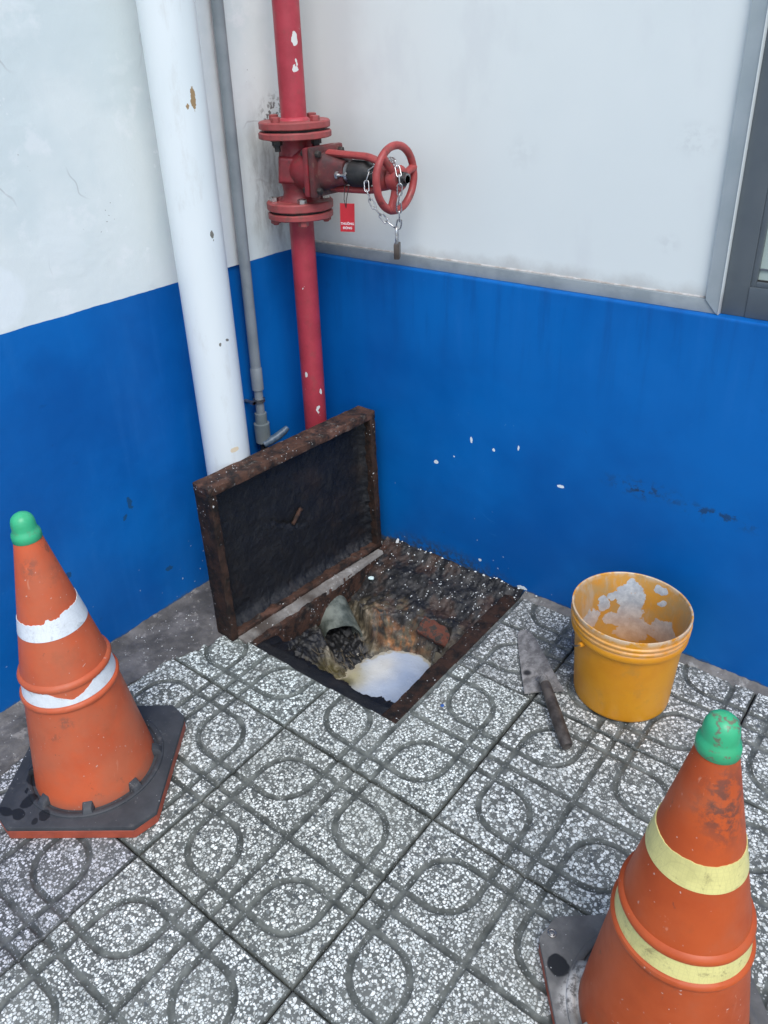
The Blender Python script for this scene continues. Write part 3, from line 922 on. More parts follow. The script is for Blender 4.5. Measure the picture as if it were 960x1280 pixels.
WALL_GAP = -0.024                                      # tiles stop at a mortar fillet along the right wall
TONE = {(0, -1): (0.80, 0.79, 0.85), (-0, 0): (1.0, 1.01, 1.0), (1, 0): (0.97, 0.97, 0.94), (0, 1): (1.05, 1.09, 1.07), (1, 1): (1.06, 1.07, 1.05)}
for i in range(0, 5):
    for j in range(-2, 3):
        cx = GX + T * (i + 0.5); cy = GY + T * (j + 0.5)
        clips = []; hole = None
        if j == 2:
            clips.append(((0, WALL_GAP - cy, 0), (0, 1, 0)))
        if i in (0, 1) and j in (1, 2):
            hole = (HX0 - cx, HX1 - cx, HY0 - cy, 0.3)
        if clips or hole:
            me = tile_mesh(clips, hole)
        else:
            if TILE_MESH is None: TILE_MESH = tile_mesh()
            me = TILE_MESH
        o = link('tile', me, pavement)
        o.location = (cx + rng.normal(0, 0.0006), cy + rng.normal(0, 0.0006), rng.normal(0, 0.0011))
        o.rotation_euler = (rng.normal(0, 0.0022), rng.normal(0, 0.0022), rng.normal(0, 0.0012))
        if hole: o.rotation_euler = (0, 0, 0)
        t = TONE.get((i, j))
        if t is None:
            k = 0.90 + 0.14 * rng.random(); t = (k, k, k * (0.985 + 0.03 * rng.random()))
        o.color = (*t, 1)


def rough_sheet(name, xs, ys, zf, keep, mat, thick=0.03, parent=None):
    m = MB()
    nx, ny = len(xs), len(ys)
    vs = [(x, y, zf(x, y)) for x in xs for y in ys]
    fs = []
    for a in range(nx - 1):
        for b in range(ny - 1):
            c = ((xs[a] + xs[a + 1]) / 2, (ys[b] + ys[b + 1]) / 2)
            if keep(*c): fs.append((a * ny + b, (a + 1) * ny + b, (a + 1) * ny + b + 1, a * ny + b + 1))
    me = bpy.data.meshes.new(name)
    me.from_pydata(vs, [], fs)
    bm = bmesh.new(); bm.from_mesh(me)
    bmesh.ops.delete(bm, geom=[v for v in bm.verts if not v.link_faces], context='VERTS')
    if thick:
        r = bmesh.ops.extrude_edge_only(bm, edges=[e for e in bm.edges if len(e.link_faces) == 1])
        for v in [g_ for g_ in r['geom'] if isinstance(g_, bmesh.types.BMVert)]:
            v.co.z -= thick
    bmesh.ops.recalc_face_normals(bm, faces=bm.faces)
    bm.to_mesh(me); bm.free()
    me.polygons.foreach_set('use_smooth', [True] * len(me.polygons))
    me.set_sharp_from_angle(angle=math.radians(60))
    me.materials.append(mat)
    o = bpy.data.objects.new(name, me); COL.objects.link(o)
    if parent: o.parent = parent
    return o


# cement apron along the left wall, its edge smeared over the first tiles
def apron_edge(y):
    return 0.158 + 0.010 * fbm(y * 5, 2.2) + 0.008 * fbm(y * 21, 7.7) + (0.05 if -0.76 < y < -0.1 else 0) * min(1, (y + 0.76) * 9)


xs = np.linspace(0.0005, 0.235, 60); ys = np.linspace(-2.3, -0.002, 420)
struct(rough_sheet('cement_apron', xs, ys, lambda x, y: 0.0036 + 0.004 * fbm(x * 11, y * 11) + 0.0018 * fbm(x * 46, y * 46) + 0.008 * max(0, 1 - x / 0.03) - 0.004 * min(1, max(0, (x - apron_edge(y) + 0.03) / 0.03)),
                   lambda x, y: x < apron_edge(y), MT['apron'], 0.03))

# mortar fillet at the foot of the right wall
xs = np.linspace(HX1 + 0.001, 2.35, 330); ys = np.linspace(-0.040, -0.0005, 16)
struct(rough_sheet('mortar_fillet', xs, ys, lambda x, y: -0.003 + 0.010 * max(0, 1 + y / 0.03) + 0.003 * fbm(x * 30, y * 30) + 0.0015 * fbm(x * 90, y * 90),
                   lambda x, y: y > -0.027 + 0.006 * fbm(x * 24, 3.3), MT['mortar'], 0.03))

# --- left wall
lw = MB().box((-0.25, -4.5, -0.5), (0.0, 0.25, 3.4)).obj('left_wall', MT['wall_left'], smooth=0)
tag(lw, 'left wall, patched white plaster above a blue painted dado, behind the white drain pipe', 'wall')
# plaster strip that stands proud between the drain pipe and the grey conduit
m = MB()
pts = []
for k in range(60):
    z = 0.8615 + (3.3 - 0.8615) * k / 59
    e0 = -0.286 + 0.0015 * fbm(z * 6, 1.1); e1 = -0.240 + 0.0025 * fbm(z * 6, 5.1)
    pts.append([(0.0004, e0 - 0.004, z), (0.007, e0, z), (0.007, e1, z), (0.0004, e1 + 0.004, z)])
m.rings(pts)
m.obj('plaster_strip', MT['plaster'], lw, 40)

# --- right wall: masonry dado, painted panel above in an aluminium frame, window to the right
LEDGE = 0.8440
m = MB().box((0.0, 0.0, -0.5), (4.0, 0.25, LEDGE))
rw = m.obj('right_wall', MT['wall_right'], smooth=35, bevel=0.007, bseg=4)
tag(rw, 'right wall with glossy blue dado below and white panel above, facing the camera', 'wall')
MB().box((0.0, 0.0225, LEDGE + 0.0005), (1.1035, 0.2, 3.4)).obj('wall_panel', MT['panel'], rw, 0)
m = MB()   # bottom rail, mitred into the stile
m.add([(0.0, 0.013, LEDGE + 0.0004), (1.1180, 0.013, LEDGE + 0.0004), (1.0930, 0.013, 0.8715), (0.0, 0.013, 0.8715),
       (0.0, 0.022, LEDGE + 0.0004), (1.1180, 0.022, LEDGE + 0.0004), (1.0930, 0.022, 0.8715), (0.0, 0.022, 0.8715)],
      [(3, 2, 1, 0), (4, 5, 6, 7), (0, 1, 5, 4), (1, 2, 6, 5), (2, 3, 7, 6), (3, 0, 4, 7)])
m.obj('trim_rail', MT['alu'], rw, 30, 0.001)
m = MB()
rs = []
for k in range(90):
    x = 0.012 + (1.089 - 0.012) * k / 89
    a = 0.0016 + 0.0014 * abs(fbm(x * 25, 4.4))
    rs.append([(x, 0.0224, 0.8717), (x, 0.0224 - a * 1.3, 0.8717), (x, 0.0224 - a, 0.8717 + a), (x, 0.0224, 0.8717 + a * 1.5)])
m.rings(rs)
m.obj('sealant_bead', MT['caulk'], rw, 40)
m = MB()
m.add([(1.1186, 0.010, LEDGE + 0.0004), (1.1215, 0.010, LEDGE + 0.0004), (1.1215, 0.010, 3.4), (1.0938, 0.010, 3.4), (1.0938, 0.010, 0.8715),
       (1.1186, 0.030, LEDGE + 0.0004), (1.1215, 0.030, LEDGE + 0.0004), (1.1215, 0.030, 3.4), (1.0938, 0.030, 3.4), (1.0938, 0.030, 0.8715)],
      [(4, 3, 2, 1, 0), (5, 6, 7, 8, 9), (0, 1, 6, 5), (1, 2, 7, 6), (2, 3, 8, 7), (3, 4, 9, 8), (4, 0, 5, 9)])
st_o = m.obj('trim_stile', MT['alu2'], rw, 30, 0.001)
MB().box((1.1217, 0.0072, LEDGE + 0.0008), (1.1232, 0.0295, 3.39)).obj('stile_highlight', MT['panel'], st_o, 30, 0.0004)  # added white strip, stands in for the highlight along the stile's right edge
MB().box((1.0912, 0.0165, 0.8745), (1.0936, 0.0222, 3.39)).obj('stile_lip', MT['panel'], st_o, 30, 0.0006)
# window frame, set back behind the stile
wf = MB()
wf.box((1.1234, 0.022, LEDGE + 0.0004), (1.1695, 0.075, 3.4))
wf.box((1.1696, 0.020, LEDGE + 0.0004), (2.02, 0.075, 0.9055))
wf.box((2.0201, 0.020, LEDGE + 0.0004), (2.09, 0.075, 3.4))
wfo = wf.obj('window_frame', MT['darkalu'], rw, 30, 0.0015)
bd = MB()
bd.box((1.1697, 0.024, 0.9057), (1.1795, 0.05, 3.39))
bd.box((1.1796, 0.024, 0.9057), (2.0099, 0.05, 0.9155))
bd.box((2.0100, 0.024, 0.9057), (2.0199, 0.05, 3.39))
bd.obj('glazing_bead', MT['darkalu'], wfo, 30, 0.001)
MB().box((1.1797, 0.034, 0.9157), (2.0098, 0.040, 3.39)).obj('window_pane', MT['glass'], wfo, 0)
MB().box((1.1797, 0.0305, 0.9157), (2.0098, 0.0335, 0.9185)).obj('pane_gasket', MT['iron'], wfo, 0)
MB().box((1.1797, 0.0310, 0.9370), (2.0098, 0.0338, 0.9405)).obj('pane_rail', MT['darkalu'], wfo, 0)
MB().box((2.0905, 0.0225, LEDGE + 0.0004), (4.0, 0.2, 3.4)).obj('wall_panel', MT['panel'], rw, 0)

# ------------------------------------------------------------------ the pit
WZ = -0.158


def sstep(a, b, x):
    t = min(1, max(0, (x - a) / (b - a))); return t * t * (3 - 2 * t)


WCX, WCY, WRX, WRY = 0.560, -0.395, 0.128, 0.165


def pit_q(x, y):
    dx = abs(x - WCX) / WRX; dy = abs(y - WCY) / WRY
    q = (dx ** 2.4 + dy ** 2.4) ** (1 / 2.4)
    back = sstep(0.3, 0.8, (y - WCY) / WRY / max(q, 1e-3))
    return q, back


def pit_z(x, y):
    q, back = pit_q(x, y)
    lw_ = 1 - 0.62 * sstep(-0.24, -0.19, y)
    n = 0.016 * lw_ * fbm(x * 17, y * 17, 1.5, 5) + 0.008 * lw_ * fbm(x * 48, y * 48, 0.3, 4) + 0.003 * lw_ * fbm(x * 130, y * 130, 5.0, 3)
    qq = q + 0.09 * fbm(x * 13, y * 13, 9.0, 3)
    slope = 0.092 + 0.26 * back
    z = WZ + 0.004 + (qq - 1) * slope
    if qq < 1: z = WZ + 0.004 + (qq - 1) * 0.10
    ledge = -0.014 - 0.046 * sstep(-0.03, -0.21, y) - 0.02 * sstep(0.42, 0.30, x) * sstep(-0.08, -0.2, y)
    ledge += 0.022 * sstep(-0.05, -0.005, y)
    # a shallow channel across the ledge, as where a kerb of old mortar meets the wall
    ledge -= 0.012 * math.exp(-((y + 0.135 + 0.06 * (x - 0.5)) / 0.018) ** 2) * sstep(0.42, 0.55, x)
    z = min(z, ledge)
    z = max(z, -0.21)
    # hollow under the drain mouth
    t = min(1, max(0, ((x - 0.243) * 0.885 + (y + 0.259) * -0.465) / 0.19))
    d = math.hypot(x - 0.243 - 0.168 * t, y + 0.259 + 0.088 * t) / 0.066
    if d < 1: z = min(z, max(-0.125 - 0.045 * t + 0.05 * d ** 3, WZ + 0.010 - 0.02 * n))
    # undercut by the near left corner of the water
    d = math.hypot((x - 0.445) / 0.05, (y + 0.452) / 0.035)
    z -= 0.03 * max(0, 1 - d)
    amp = 0.45 + 0.55 * sstep(0.9, 1.2, q)
    return z + n * amp


def pit_tint(x, y):
    q, back = pit_q(x, y)
    blk = np.array((0.011, 0.0115, 0.013)); sed = np.array((0.105, 0.090, 0.060)); pale = np.array((0.27, 0.25, 0.195)); orange = np.array((0.30, 0.125, 0.04))
    grey = np.array((0.034, 0.033, 0.033)); green = np.array((0.085, 0.07, 0.022)); earth = np.array((0.085, 0.072, 0.055))
    zz = pit_z(x, y)
    n = fbm(x * 16, y * 16, 4.0 + zz * 16, 4); n2 = fbm(x * 48, y * 48, 8.0 + zz * 48, 4)
    c = sed * (1 + 0.3 * n2)
    c = c + (pale - c) * sstep(0.0, 0.6, n + 0.10 + 0.5 * n2)
    c = c + (blk * 1.6 - c) * sstep(0.10, 0.40, fbm(x * 26, y * 26, 21.0 + zz * 26, 4)) * 0.8
    c = c + (orange - c) * 0.8 * sstep(0.13, 0.02, math.hypot(x - 0.485, (y + 0.225) * 1.5)) * sstep(-0.25, 0.2, n2)
    c = c + (green - c) * sstep(0.075, 0.03, math.hypot(x - 0.435, y + 0.445)) 
    # the back ledge: black silt with grey patches
    lg = sstep(-0.235, -0.175, y + 0.06 * n + 0.03 * n2)
    led = blk + (grey - blk) * sstep(-0.1, 0.45, n + 0.3 * n2)
    led = led + (np.array((0.060, 0.036, 0.026)) - led) * 0.7 * sstep(0.05, 0.4, fbm(x * 11, y * 11, 31.0, 4))
    c = c + (led - c) * lg
    right = sstep(0.60, 0.66, x + 0.03 * n)
    er = earth * (1 + 0.5 * n2)
    c = c + (er - c) * right * (1 - lg) * 0.85
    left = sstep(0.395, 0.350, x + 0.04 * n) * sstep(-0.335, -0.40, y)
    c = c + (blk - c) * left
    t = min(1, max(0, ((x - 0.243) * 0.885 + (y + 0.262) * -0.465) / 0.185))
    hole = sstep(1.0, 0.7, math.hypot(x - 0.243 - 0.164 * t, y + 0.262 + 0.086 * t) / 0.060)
    c = c + (blk - c) * hole  # black tint paints in the shadow under the drain mouth
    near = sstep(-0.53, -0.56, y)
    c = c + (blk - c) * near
    fl = lg * sstep(-0.05, 0.25, n + 0.2)
    return np.clip(c, 0.004, 1), float(min(1, fl + 0.05))


nx, ny = 128, 156
xs = np.linspace(HX0 + 0.002, HX1 - 0.002, nx); ys = np.linspace(HY0 + 0.002, HY1 - 0.001, ny)
vs = []; tints = []; flk = []
for x in xs:
    for y in ys:
        vs.append((x, y, pit_z(x, y))); t, f = pit_tint(x, y); tints.append((*t, 1)); flk.append(f)
idx = np.arange(nx * ny).reshape(nx, ny)
fs = np.stack([idx[:-1, :-1], idx[1:, :-1], idx[1:, 1:], idx[:-1, 1:]], -1).reshape(-1, 4).tolist()
me = bpy.data.meshes.new('pit')
me.from_pydata(vs, [], fs)
at = me.attributes.new('tint', 'FLOAT_COLOR', 'POINT'); at.data.foreach_set('color', np.array(tints, np.float32).ravel())
at = me.attributes.new('fleck', 'FLOAT', 'POINT'); at.data.foreach_set('value', np.array(flk, np.float32))
me.polygons.foreach_set('use_smooth', [True] * len(me.polygons))
me.materials.append(MT['sludge'])
struct(link('pit', me))
# concrete box that closes the pit below and at the sides
m = MB()
m.box((HX0 - 0.03, HY0 - 0.03, -0.34), (HX1 + 0.03, 0.0, -0.30))
m.box((HX0 - 0.03, HY0 - 0.03, -0.30), (HX0 - 0.002, -0.0005, -0.0365))
m.box((HX1 + 0.002, HY0 - 0.03, -0.30), (HX1 + 0.03, -0.0005, -0.0365))
m.box((HX0 - 0.002, HY0 - 0.03, -0.30), (HX1 + 0.002, HY0 - 0.002, -0.0365))
struct(m.obj('pit_box', MT['mortar'], smooth=0))

# milky water: a fine sheet that knows how deep the bank below it is
nx, ny = 90, 104
xs = np.linspace(HX0 + 0.05, HX1 - 0.004, nx); ys = np.linspace(HY0 + 0.004, WCY + 0.20, ny)
vs = []; shore = []
for x in xs:
    for y in ys:
        dz = WZ - pit_z(x, y)
        vs.append((x, y, WZ + 0.0009 * fbm(x * 30, y * 30, 2.0) + (0.004 * sstep(0.0, 0.05, 0.085 - math.hypot((x - 0.50) * 0.9, (y + 0.36) * 1.2)))))
        shore.append(1 - sstep(0.000, 0.0120, dz + 0.003 * fbm(x * 50, y * 50, 4.0)))
idx = np.arange(nx * ny).reshape(nx, ny)
m = MB(); m.add(vs, np.stack([idx[:-1, :-1], idx[1:, :-1], idx[1:, 1:], idx[:-1, 1:]], -1).reshape(-1, 4).tolist())
wo = struct(m.obj('water', MT['water'], smooth=180))
at = wo.data.attributes.new('shore', 'FLOAT', 'POINT'); at.data.foreach_set('value', np.array(shore, np.float32))

# steel frame of the opening
fr = thing('manhole', 'rusty steel frame lining the open pit, caked black along its near edge', 'frame', (0.508, -0.30, 0))


def part_world(mb, name, mat, root, **k):
    """mesh given in world coordinates, parented to a root at root.location"""
    k['xf'] = Matrix.Translation(-root.location)
    return mb.obj(name, mat, root, **k)


# right bar: channel section with a wide dark top
part_world(MB().box((0.699, -0.590, -0.075), (0.7425, -0.020, -0.0045)), 'frame_bar', MT['rust_dark'], fr, smooth=50, bevel=0.003, jit=(0.016, 0.0026, 42))
part_world(MB().box((0.2745, -0.5885, -0.095), (0.2960, -0.030, -0.0045)), 'frame_bar', MT['rust'], fr, smooth=50, bevel=0.002, jit=(0.016, 0.0022, 42))
part_world(MB().box((0.2945, -0.5895, -0.085), (0.697, -0.5560, -0.008)), 'frame_bar', MT['tar'], fr, smooth=50, bevel=0.002, jit=(0.014, 0.0026, 42))
# black crust hanging from the near bar, ragged inner edge
m = MB()
rs = []
for k in range(120):
    x = 0.296 + (0.698 - 0.296) * k / 119
    w = 0.016 + 0.010 * fbm(x * 26, 0.4) + 0.006 * fbm(x * 90, 2.4) + 0.030 * sstep(0.40, 0.31, x) + 0.022 * sstep(0.62, 0.69, x)
    w = max(0.004, w)
    z0 = -0.010 + 0.004 * fbm(x * 40, 5.4)
    rs.append([(x, -0.560, z0), (x, -0.558 + w * 0.6, z0 - 0.005), (x, -0.557 + w, z0 - 0.013), (x, -0.557 + w * 0.7, z0 - 0.030), (x, -0.560, z0 - 0.05)])
m.rings(rs)
part_world(m, 'black_crust', MT['tar'], fr, smooth=70, jit=(None, 0.003, 60))
# pale mortar lip on the left bar, below the lid
m = MB()
rs = []
for k in range(90):
    y = -0.598 + (-0.06 + 0.598) * k / 89
    tp = sstep(-0.06, -0.30, y)
    w = 0.012 + (0.012 + 0.005 * fbm(y * 20, 0.2) + 0.004 * fbm(y * 70, 0.9)) * tp
    xl = 0.2455 + 0.0430 * (y + 0.617) / 0.57
    r_ = 0.002 * fbm(y * 50, 1)
    rs.append([(xl - 0.006, y, -0.006), (xl - 0.006, y, -0.004 + 0.0085 * tp + r_), (xl + w * 0.8, y, -0.004 + 0.0085 * tp + 0.002 * fbm(y * 50, 3)), (xl + w, y, 0.0005 - 0.006 * (1 - tp)), (xl + w + 0.002, y, -0.014)])
m.rings(rs)
part_world(m, 'mortar_lip', mat_cement('stained mortar lip', (0.07, 0.055, 0.045), (0.25, 0.235, 0.215), (0.42, 0.41, 0.39), 0.45), fr, smooth=60)

# drain mouth coming into the pit from the left
dp = thing('drain_stub', 'short grey plastic drain end poking into the pit below the lid', 'pipe', (0.243, -0.262, -0.080))
ax = Vector((0.80, -0.42, -0.32)).normalized()
L = 0.150; R0, R1 = 0.052, 0.0475
m = MB()
n = 36
u = ax.cross(Vector((0, 0, 1))).normalized(); w = u.cross(ax)
o0 = Vector((0, 0, 0))


def stub_ring(h, r, cut=True):
    out = []
    for k in range(n):
        a = 2 * PI * k / n
        hh = h
        if cut and h > 0.05:
            hh = h - 0.030 * (0.5 - 0.5 * math.cos(a - PI * 1.0)) + 0.005 * fbm(a * 2, 0.5)
        out.append(o0 + ax * hh + (u * math.cos(a) + w * math.sin(a)) * r)
    return out


m.rings([stub_ring(0, R0), stub_ring(0.04, R0), stub_ring(L, R0), stub_ring(L - 0.001, R1), stub_ring(0.03, R1), stub_ring(0.0, R1)], False, False)
m.obj('pipe_end', mat_simple('stained drain plastic', (0.060, 0.072, 0.060), (0.19, 0.21, 0.18), 26, 0.5, 0, 0.2), dp, 40)
m = MB(); m.add([stub_ring(0.031, R1 * 0.995)[k] for k in range(n)], [tuple(range(n))])
m.obj('pipe_shade_disc', MT['grease_shade'], dp, 0)  # black disc stands in for the shade inside the pipe

# broken bricks showing through the pit wall
def rough_block(name, size, loc, rot, mat, parent=None, amp=0.004):
    m = MB().box((-size[0] / 2, -size[1] / 2, -size[2] / 2), (size[0] / 2, size[1] / 2, size[2] / 2))
    o = m.obj(name, mat, parent, smooth=55, bevel=0.004, bseg=1, jit=(0.012, amp, 60))
    o.location = loc; o.rotation_euler = rot
    return o


b1 = rough_block('brick', (0.125, 0.050, 0.036), (0.597, -0.194, -0.088), (0.62, 0.10, 0.04), MT['brick'])
tag(b1, 'broken red brick exposed in the back wall of the pit above the water', 'brick')
b2 = rough_block('rubble_stone', (0.060, 0.035, 0.03), (0.668, -0.285, -0.085), (0.3, 0.2, 0.5), mat_cement('pit rubble', (0.10, 0.085, 0.06), (0.25, 0.21, 0.15)), None, 0.006)
tag(b2, 'small tan rubble lump at the right edge of the milky water', 'stone')


# fibres hanging down the sediment bank
m = MB()
r2 = random.Random(3)
for k in range(110):
    x = r2.uniform(0.345, 0.53); y = r2.uniform(-0.46, -0.235)
    q, bk = pit_q(x, y)
    if q < 1.02 or q > 1.75: continue
    dirv = Vector((WCX - x, WCY - y, 0)).normalized()
    pts = []
    ln = r2.uniform(0.012, 0.045)
    off = r2.uniform(-0.5, 0.5)
    for t in range(5):
        p = Vector((x, y, 0)) + dirv * ln * t / 4 + Vector((-dirv.y, dirv.x, 0)) * off * ln * (t / 4) ** 2
        pts.append((p.x, p.y, pit_z(p.x, p.y) + 0.0015 + 0.002 * math.sin(t * 1.3 + off * 9)))
    m.tube(pts, 0.0007, 4)
ro = m.obj('root_fibres', MT['roots'], None, 60)
ro['kind'] = 'stuff'

# ------------------------------------------------------------------ the lid, standing open on its hinge side
P0 = Vector((0.2455, -0.617, 0.002)); P1 = Vector((0.2885, -0.047, 0.002))
ey = (P1 - P0).normalized()
lean = math.radians(1.6)
exh = Vector((ey.y, -ey.x, 0))                        # horizontal front normal (+x side)
ez = (Vector((0, 0, 1)) * math.cos(lean) - exh * math.sin(lean)).normalized()
ex = ey.cross(ez).normalized()
LM = Matrix(((ex.x, ey.x, ez.x, P0.x), (ex.y, ey.y, ez.y, P0.y), (ex.z, ey.z, ez.z, P0.z), (0, 0, 0, 1)))
LW_, LH, LT = (P1 - P0).length, 0.443, 0.064
lid = thing('manhole_cover', 'heavy rusty steel tray lid standing upright, crusted black inside, beside the open pit', 'cover')
lid.matrix_world = LM
# local frame: x towards the viewer side (front face at x=0, back at x=-LT), y along the hinge, z up
RIM = 0.020
J = (0.018, 0.0020, 40)
MB().box((-LT, 0.0, 0.0), (0.0, RIM, LH - 0.022)).obj('side_rail', MT['rust_dark'], lid, 45, 0.002, 1, None, J)
MB().box((-LT, LW_ - RIM, 0.0), (0.0, LW_, LH - 0.022)).obj('side_rail', MT['rust_dark'], lid, 45, 0.002, 1, None, J)
MB().box((-LT, -0.0012, LH - 0.0222), (0.0012, LW_ + 0.0012, LH)).obj('top_rail', MT['rust_top'], lid, 45, 0.002, 1, None, J)
MB().box((-LT + 0.001, RIM + 0.0005, 0.0005), (-0.0015, LW_ - RIM - 0.0005, 0.015)).obj('bottom_rail', MT['rust'], lid, 45, 0.002, 1, None, J)
MB().box((-LT - 0.004, 0.004, 0.004), (-LT + 0.003, LW_ - 0.004, LH - 0.004)).obj('back_plate', MT['rust'], lid, 30)
# lumpy black infill, dished and coved where it meets the rails
ny_, nz_ = 150, 116
ysl = np.linspace(RIM - 0.003, LW_ - RIM + 0.003, ny_); zsl = np.linspace(0.0135, LH - 0.0205, nz_)
vs = []
for yy in ysl:
    for zz in zsl:
        e = min(yy - ysl[0], ysl[-1] - yy, (zz - zsl[0]) * 0.8 + 0.002, zsl[-1] - zz)
        cove = math.exp(-max(0, e) / 0.010)
        d = -0.043 + 0.034 * cove * (0.75 + 0.4 * fbm(yy * 18, zz * 18, 2.0))
        d += 0.0022 * fbm(yy * 12, zz * 12, 6.1, 5) + 0.0007 * fbm(yy * 75, zz * 75, 1.7, 4)
        g1 = math.hypot(((yy - 0.255) * 0.85 - (zz - 0.215) * 0.52) / 0.075, ((yy - 0.255) * 0.52 + (zz - 0.215) * 0.85 + 0.012 * fbm(yy * 30, 0.7)) / 0.010)
        d -= 0.008 * max(0, 1 - g1)
        vs.append((min(d, -0.004), yy, zz))
idx = np.arange(ny_ * nz_).reshape(ny_, nz_)
m = MB(); m.add(vs, np.stack([idx[:-1, :-1], idx[1:, :-1], idx[1:, 1:], idx[:-1, 1:]], -1).reshape(-1, 4).tolist())
m.obj('infill', MT['tar'], lid, 180)
sc_o = MB().box((-0.005, -0.026, -0.006), (0.005, 0.026, 0.006)).obj('rust_scab', MT['rust'], lid, 60, 0.003, 1, None, (0.008, 0.004, 80))
sc_o.location = (-0.038, 0.285, 0.225); sc_o.rotation_euler = (0.75, 0, 0)
for yy in (0.10, LW_ - 0.10):
    MB().cyl((-LT * 0.55, yy - 0.03, -0.004), (-LT * 0.55, yy + 0.03, -0.004), 0.007, 14).obj('hinge_knuckle', MT['rust'], lid, 40)

# ------------------------------------------------------------------ white drain pipe
wp = thing('drain_pipe', 'thick white plastic drain pipe rising in front of the left wall', 'pipe', (0.125, -0.4545, 0))
MB().lathe([(0.0, 0.057), (3.35, 0.057)], (0, 0, 0), (0.0, -0.008, 1), 56).obj('pipe_barrel', MT['pvc'], wp, 40)
MB().lathe([(0.0, 0.0665), (0.05, 0.0665), (0.055, 0.0635), (0.075, 0.0635), (0.078, 0.057)], (0, 0, 0.004), (0, -0.008, 1), 56, True, False).obj('pipe_socket', MT['pvc'], wp, 40)
for zz in (2.2,):
    MB().lathe([(0, 0.060), (0.028, 0.060)], (0, 0, zz), (0, -0.008, 1), 40).obj('pipe_clip', MT['dullsteel'], wp, 40)
    MB().box((-0.124, -0.012, zz + 0.006), (-0.056, 0.012, zz + 0.022)).obj('clip_arm', MT['dullsteel'], wp, 0)

# ------------------------------------------------------------------ grey conduit
gc = thing('conduit', 'thin grey plastic conduit running down the left wall beside the drain pipe', 'pipe', (0.031, -0.246, 0))
MB().cyl((0, 0, 0.575), (0, 0, 3.35), 0.0142, 28).obj('upper_pipe', MT['gpvc'], gc, 40)
MB().lathe([(0, 0.0128), (0.002, 0.0160), (0.062, 0.0160), (0.066, 0.0141)], (0, 0, 0.520), (0, 0, 1), 28).obj('reducer', MT['gpvc'], gc, 40)
MB().cyl((0, 0, 0.40), (0, 0, 0.53), 0.0120, 28).obj('lower_pipe', MT['gpvc'], gc, 40)
MB().lathe([(0, 0.0125), (0.001, 0.0165), (0.030, 0.0165), (0.031, 0.0125)], (0, 0, 0.421), (0, 0, 1), 28).obj('coupling', MT['gpvc2'], gc, 40)
MB().lathe([(0, 0.017), (0.002, 0.0210), (0.058, 0.0218), (0.060, 0.0170)], (0, 0, 0.362), (0, 0, 1), 28).obj('socket', MT['gpvc2'], gc, 40)
cl = MB().lathe([(0, 0.0125), (0.0005, 0.0165), (0.009, 0.0165), (0.0095, 0.0125)], (0, 0, 0.485), (0, 0, 1), 28).obj('clamp', MT['dullsteel'], gc, 40)
m = MB(); m.cyl((-0.031, -0.024, 0.49), (0.006, -0.024, 0.49), 0.005, 10); m.box((-0.006, -0.030, 0.486), (0.006, -0.012, 0.494))
m.obj('clamp_screw', MT['dullsteel'], cl, 40)
# cloudy flexible spout leaving the socket sideways
m = MB()
pts = [(0.014, -0.012, 0.362), (0.022, 0.004, 0.368), (0.032, 0.024, 0.377), (0.040, 0.044, 0.388), (0.044, 0.056, 0.396)]
m.tube(pts, [0.010, 0.0115, 0.0115, 0.0105, 0.0075], 12)
m.obj('spout', MT['clear'], gc, 60)
MB().cyl((0, 0, 0.20), (0, 0, 0.366), 0.0105, 20).obj('tail_pipe', MT['grease_shade'], gc, 40)
for zz in (1.9, 2.7):
    MB().box((-0.0305, -0.010, zz), (-0.016, 0.010, zz + 0.014)).obj('saddle', MT['gpvc'], gc, 0)

# ------------------------------------------------------------------ fire standpipe with gate valve
PX, PY = 0.115, -0.115
sp = thing('fire_standpipe', 'red fire water standpipe with flanged gate valve and handwheel in the corner', 'fire pipe', (PX, PY, 0))
PR = 0.0312
MB().cyl((0, 0, 1.175), (0, 0, 3.35), PR, 40).obj('upper_pipe', MT['pipe_red'], sp, 40)
MB().cyl((0, 0, -0.03), (0, 0, 0.985), PR, 40).obj('lower_pipe', MT['pipe_red'], sp, 40)
MB().lathe([(0, PR + 0.007), (0.004, PR + 0.004), (0.007, PR)], (0, 0, 1.1965), (0, 0, 1), 36, False, False).obj('weld_bead', MT['pipe_red'], sp, 40, jit=(None, 0.0012, 90))
FR = 0.0865


def flange(z0, z1, r):
    return MB().lathe([(0, 0.03), (0, r - 0.002), (0.002, r), (z1 - z0 - 0.003, r), (z1 - z0, r - 0.003), (z1 - z0, 0.03)], (0, 0, z0), (0, 0, 1), 48).obj('flange', MT['flange_red'], sp, 30, jit=(None, 0.0008, 60))


fl_list = [flange(1.1795, 1.1965, FR), flange(1.1575, 1.1735, FR + 0.002), flange(0.9905, 1.0105, FR - 0.003), flange(0.969, 0.9845, FR - 0.0045)]
MB().lathe([(0, 0.03), (0, FR - 0.012), (0.0058, FR - 0.012), (0.0058, 0.03)], (0, 0, 1.1736), (0, 0, 1), 40).obj('gasket', MT['iron'], sp, 30)
MB().lathe([(0, 0.03), (0, FR - 0.014), (0.0058, FR - 0.014), (0.0058, 0.03)], (0, 0, 0.9846), (0, 0, 1), 40).obj('gasket', MT['iron'], sp, 30)

bolt_me = {}


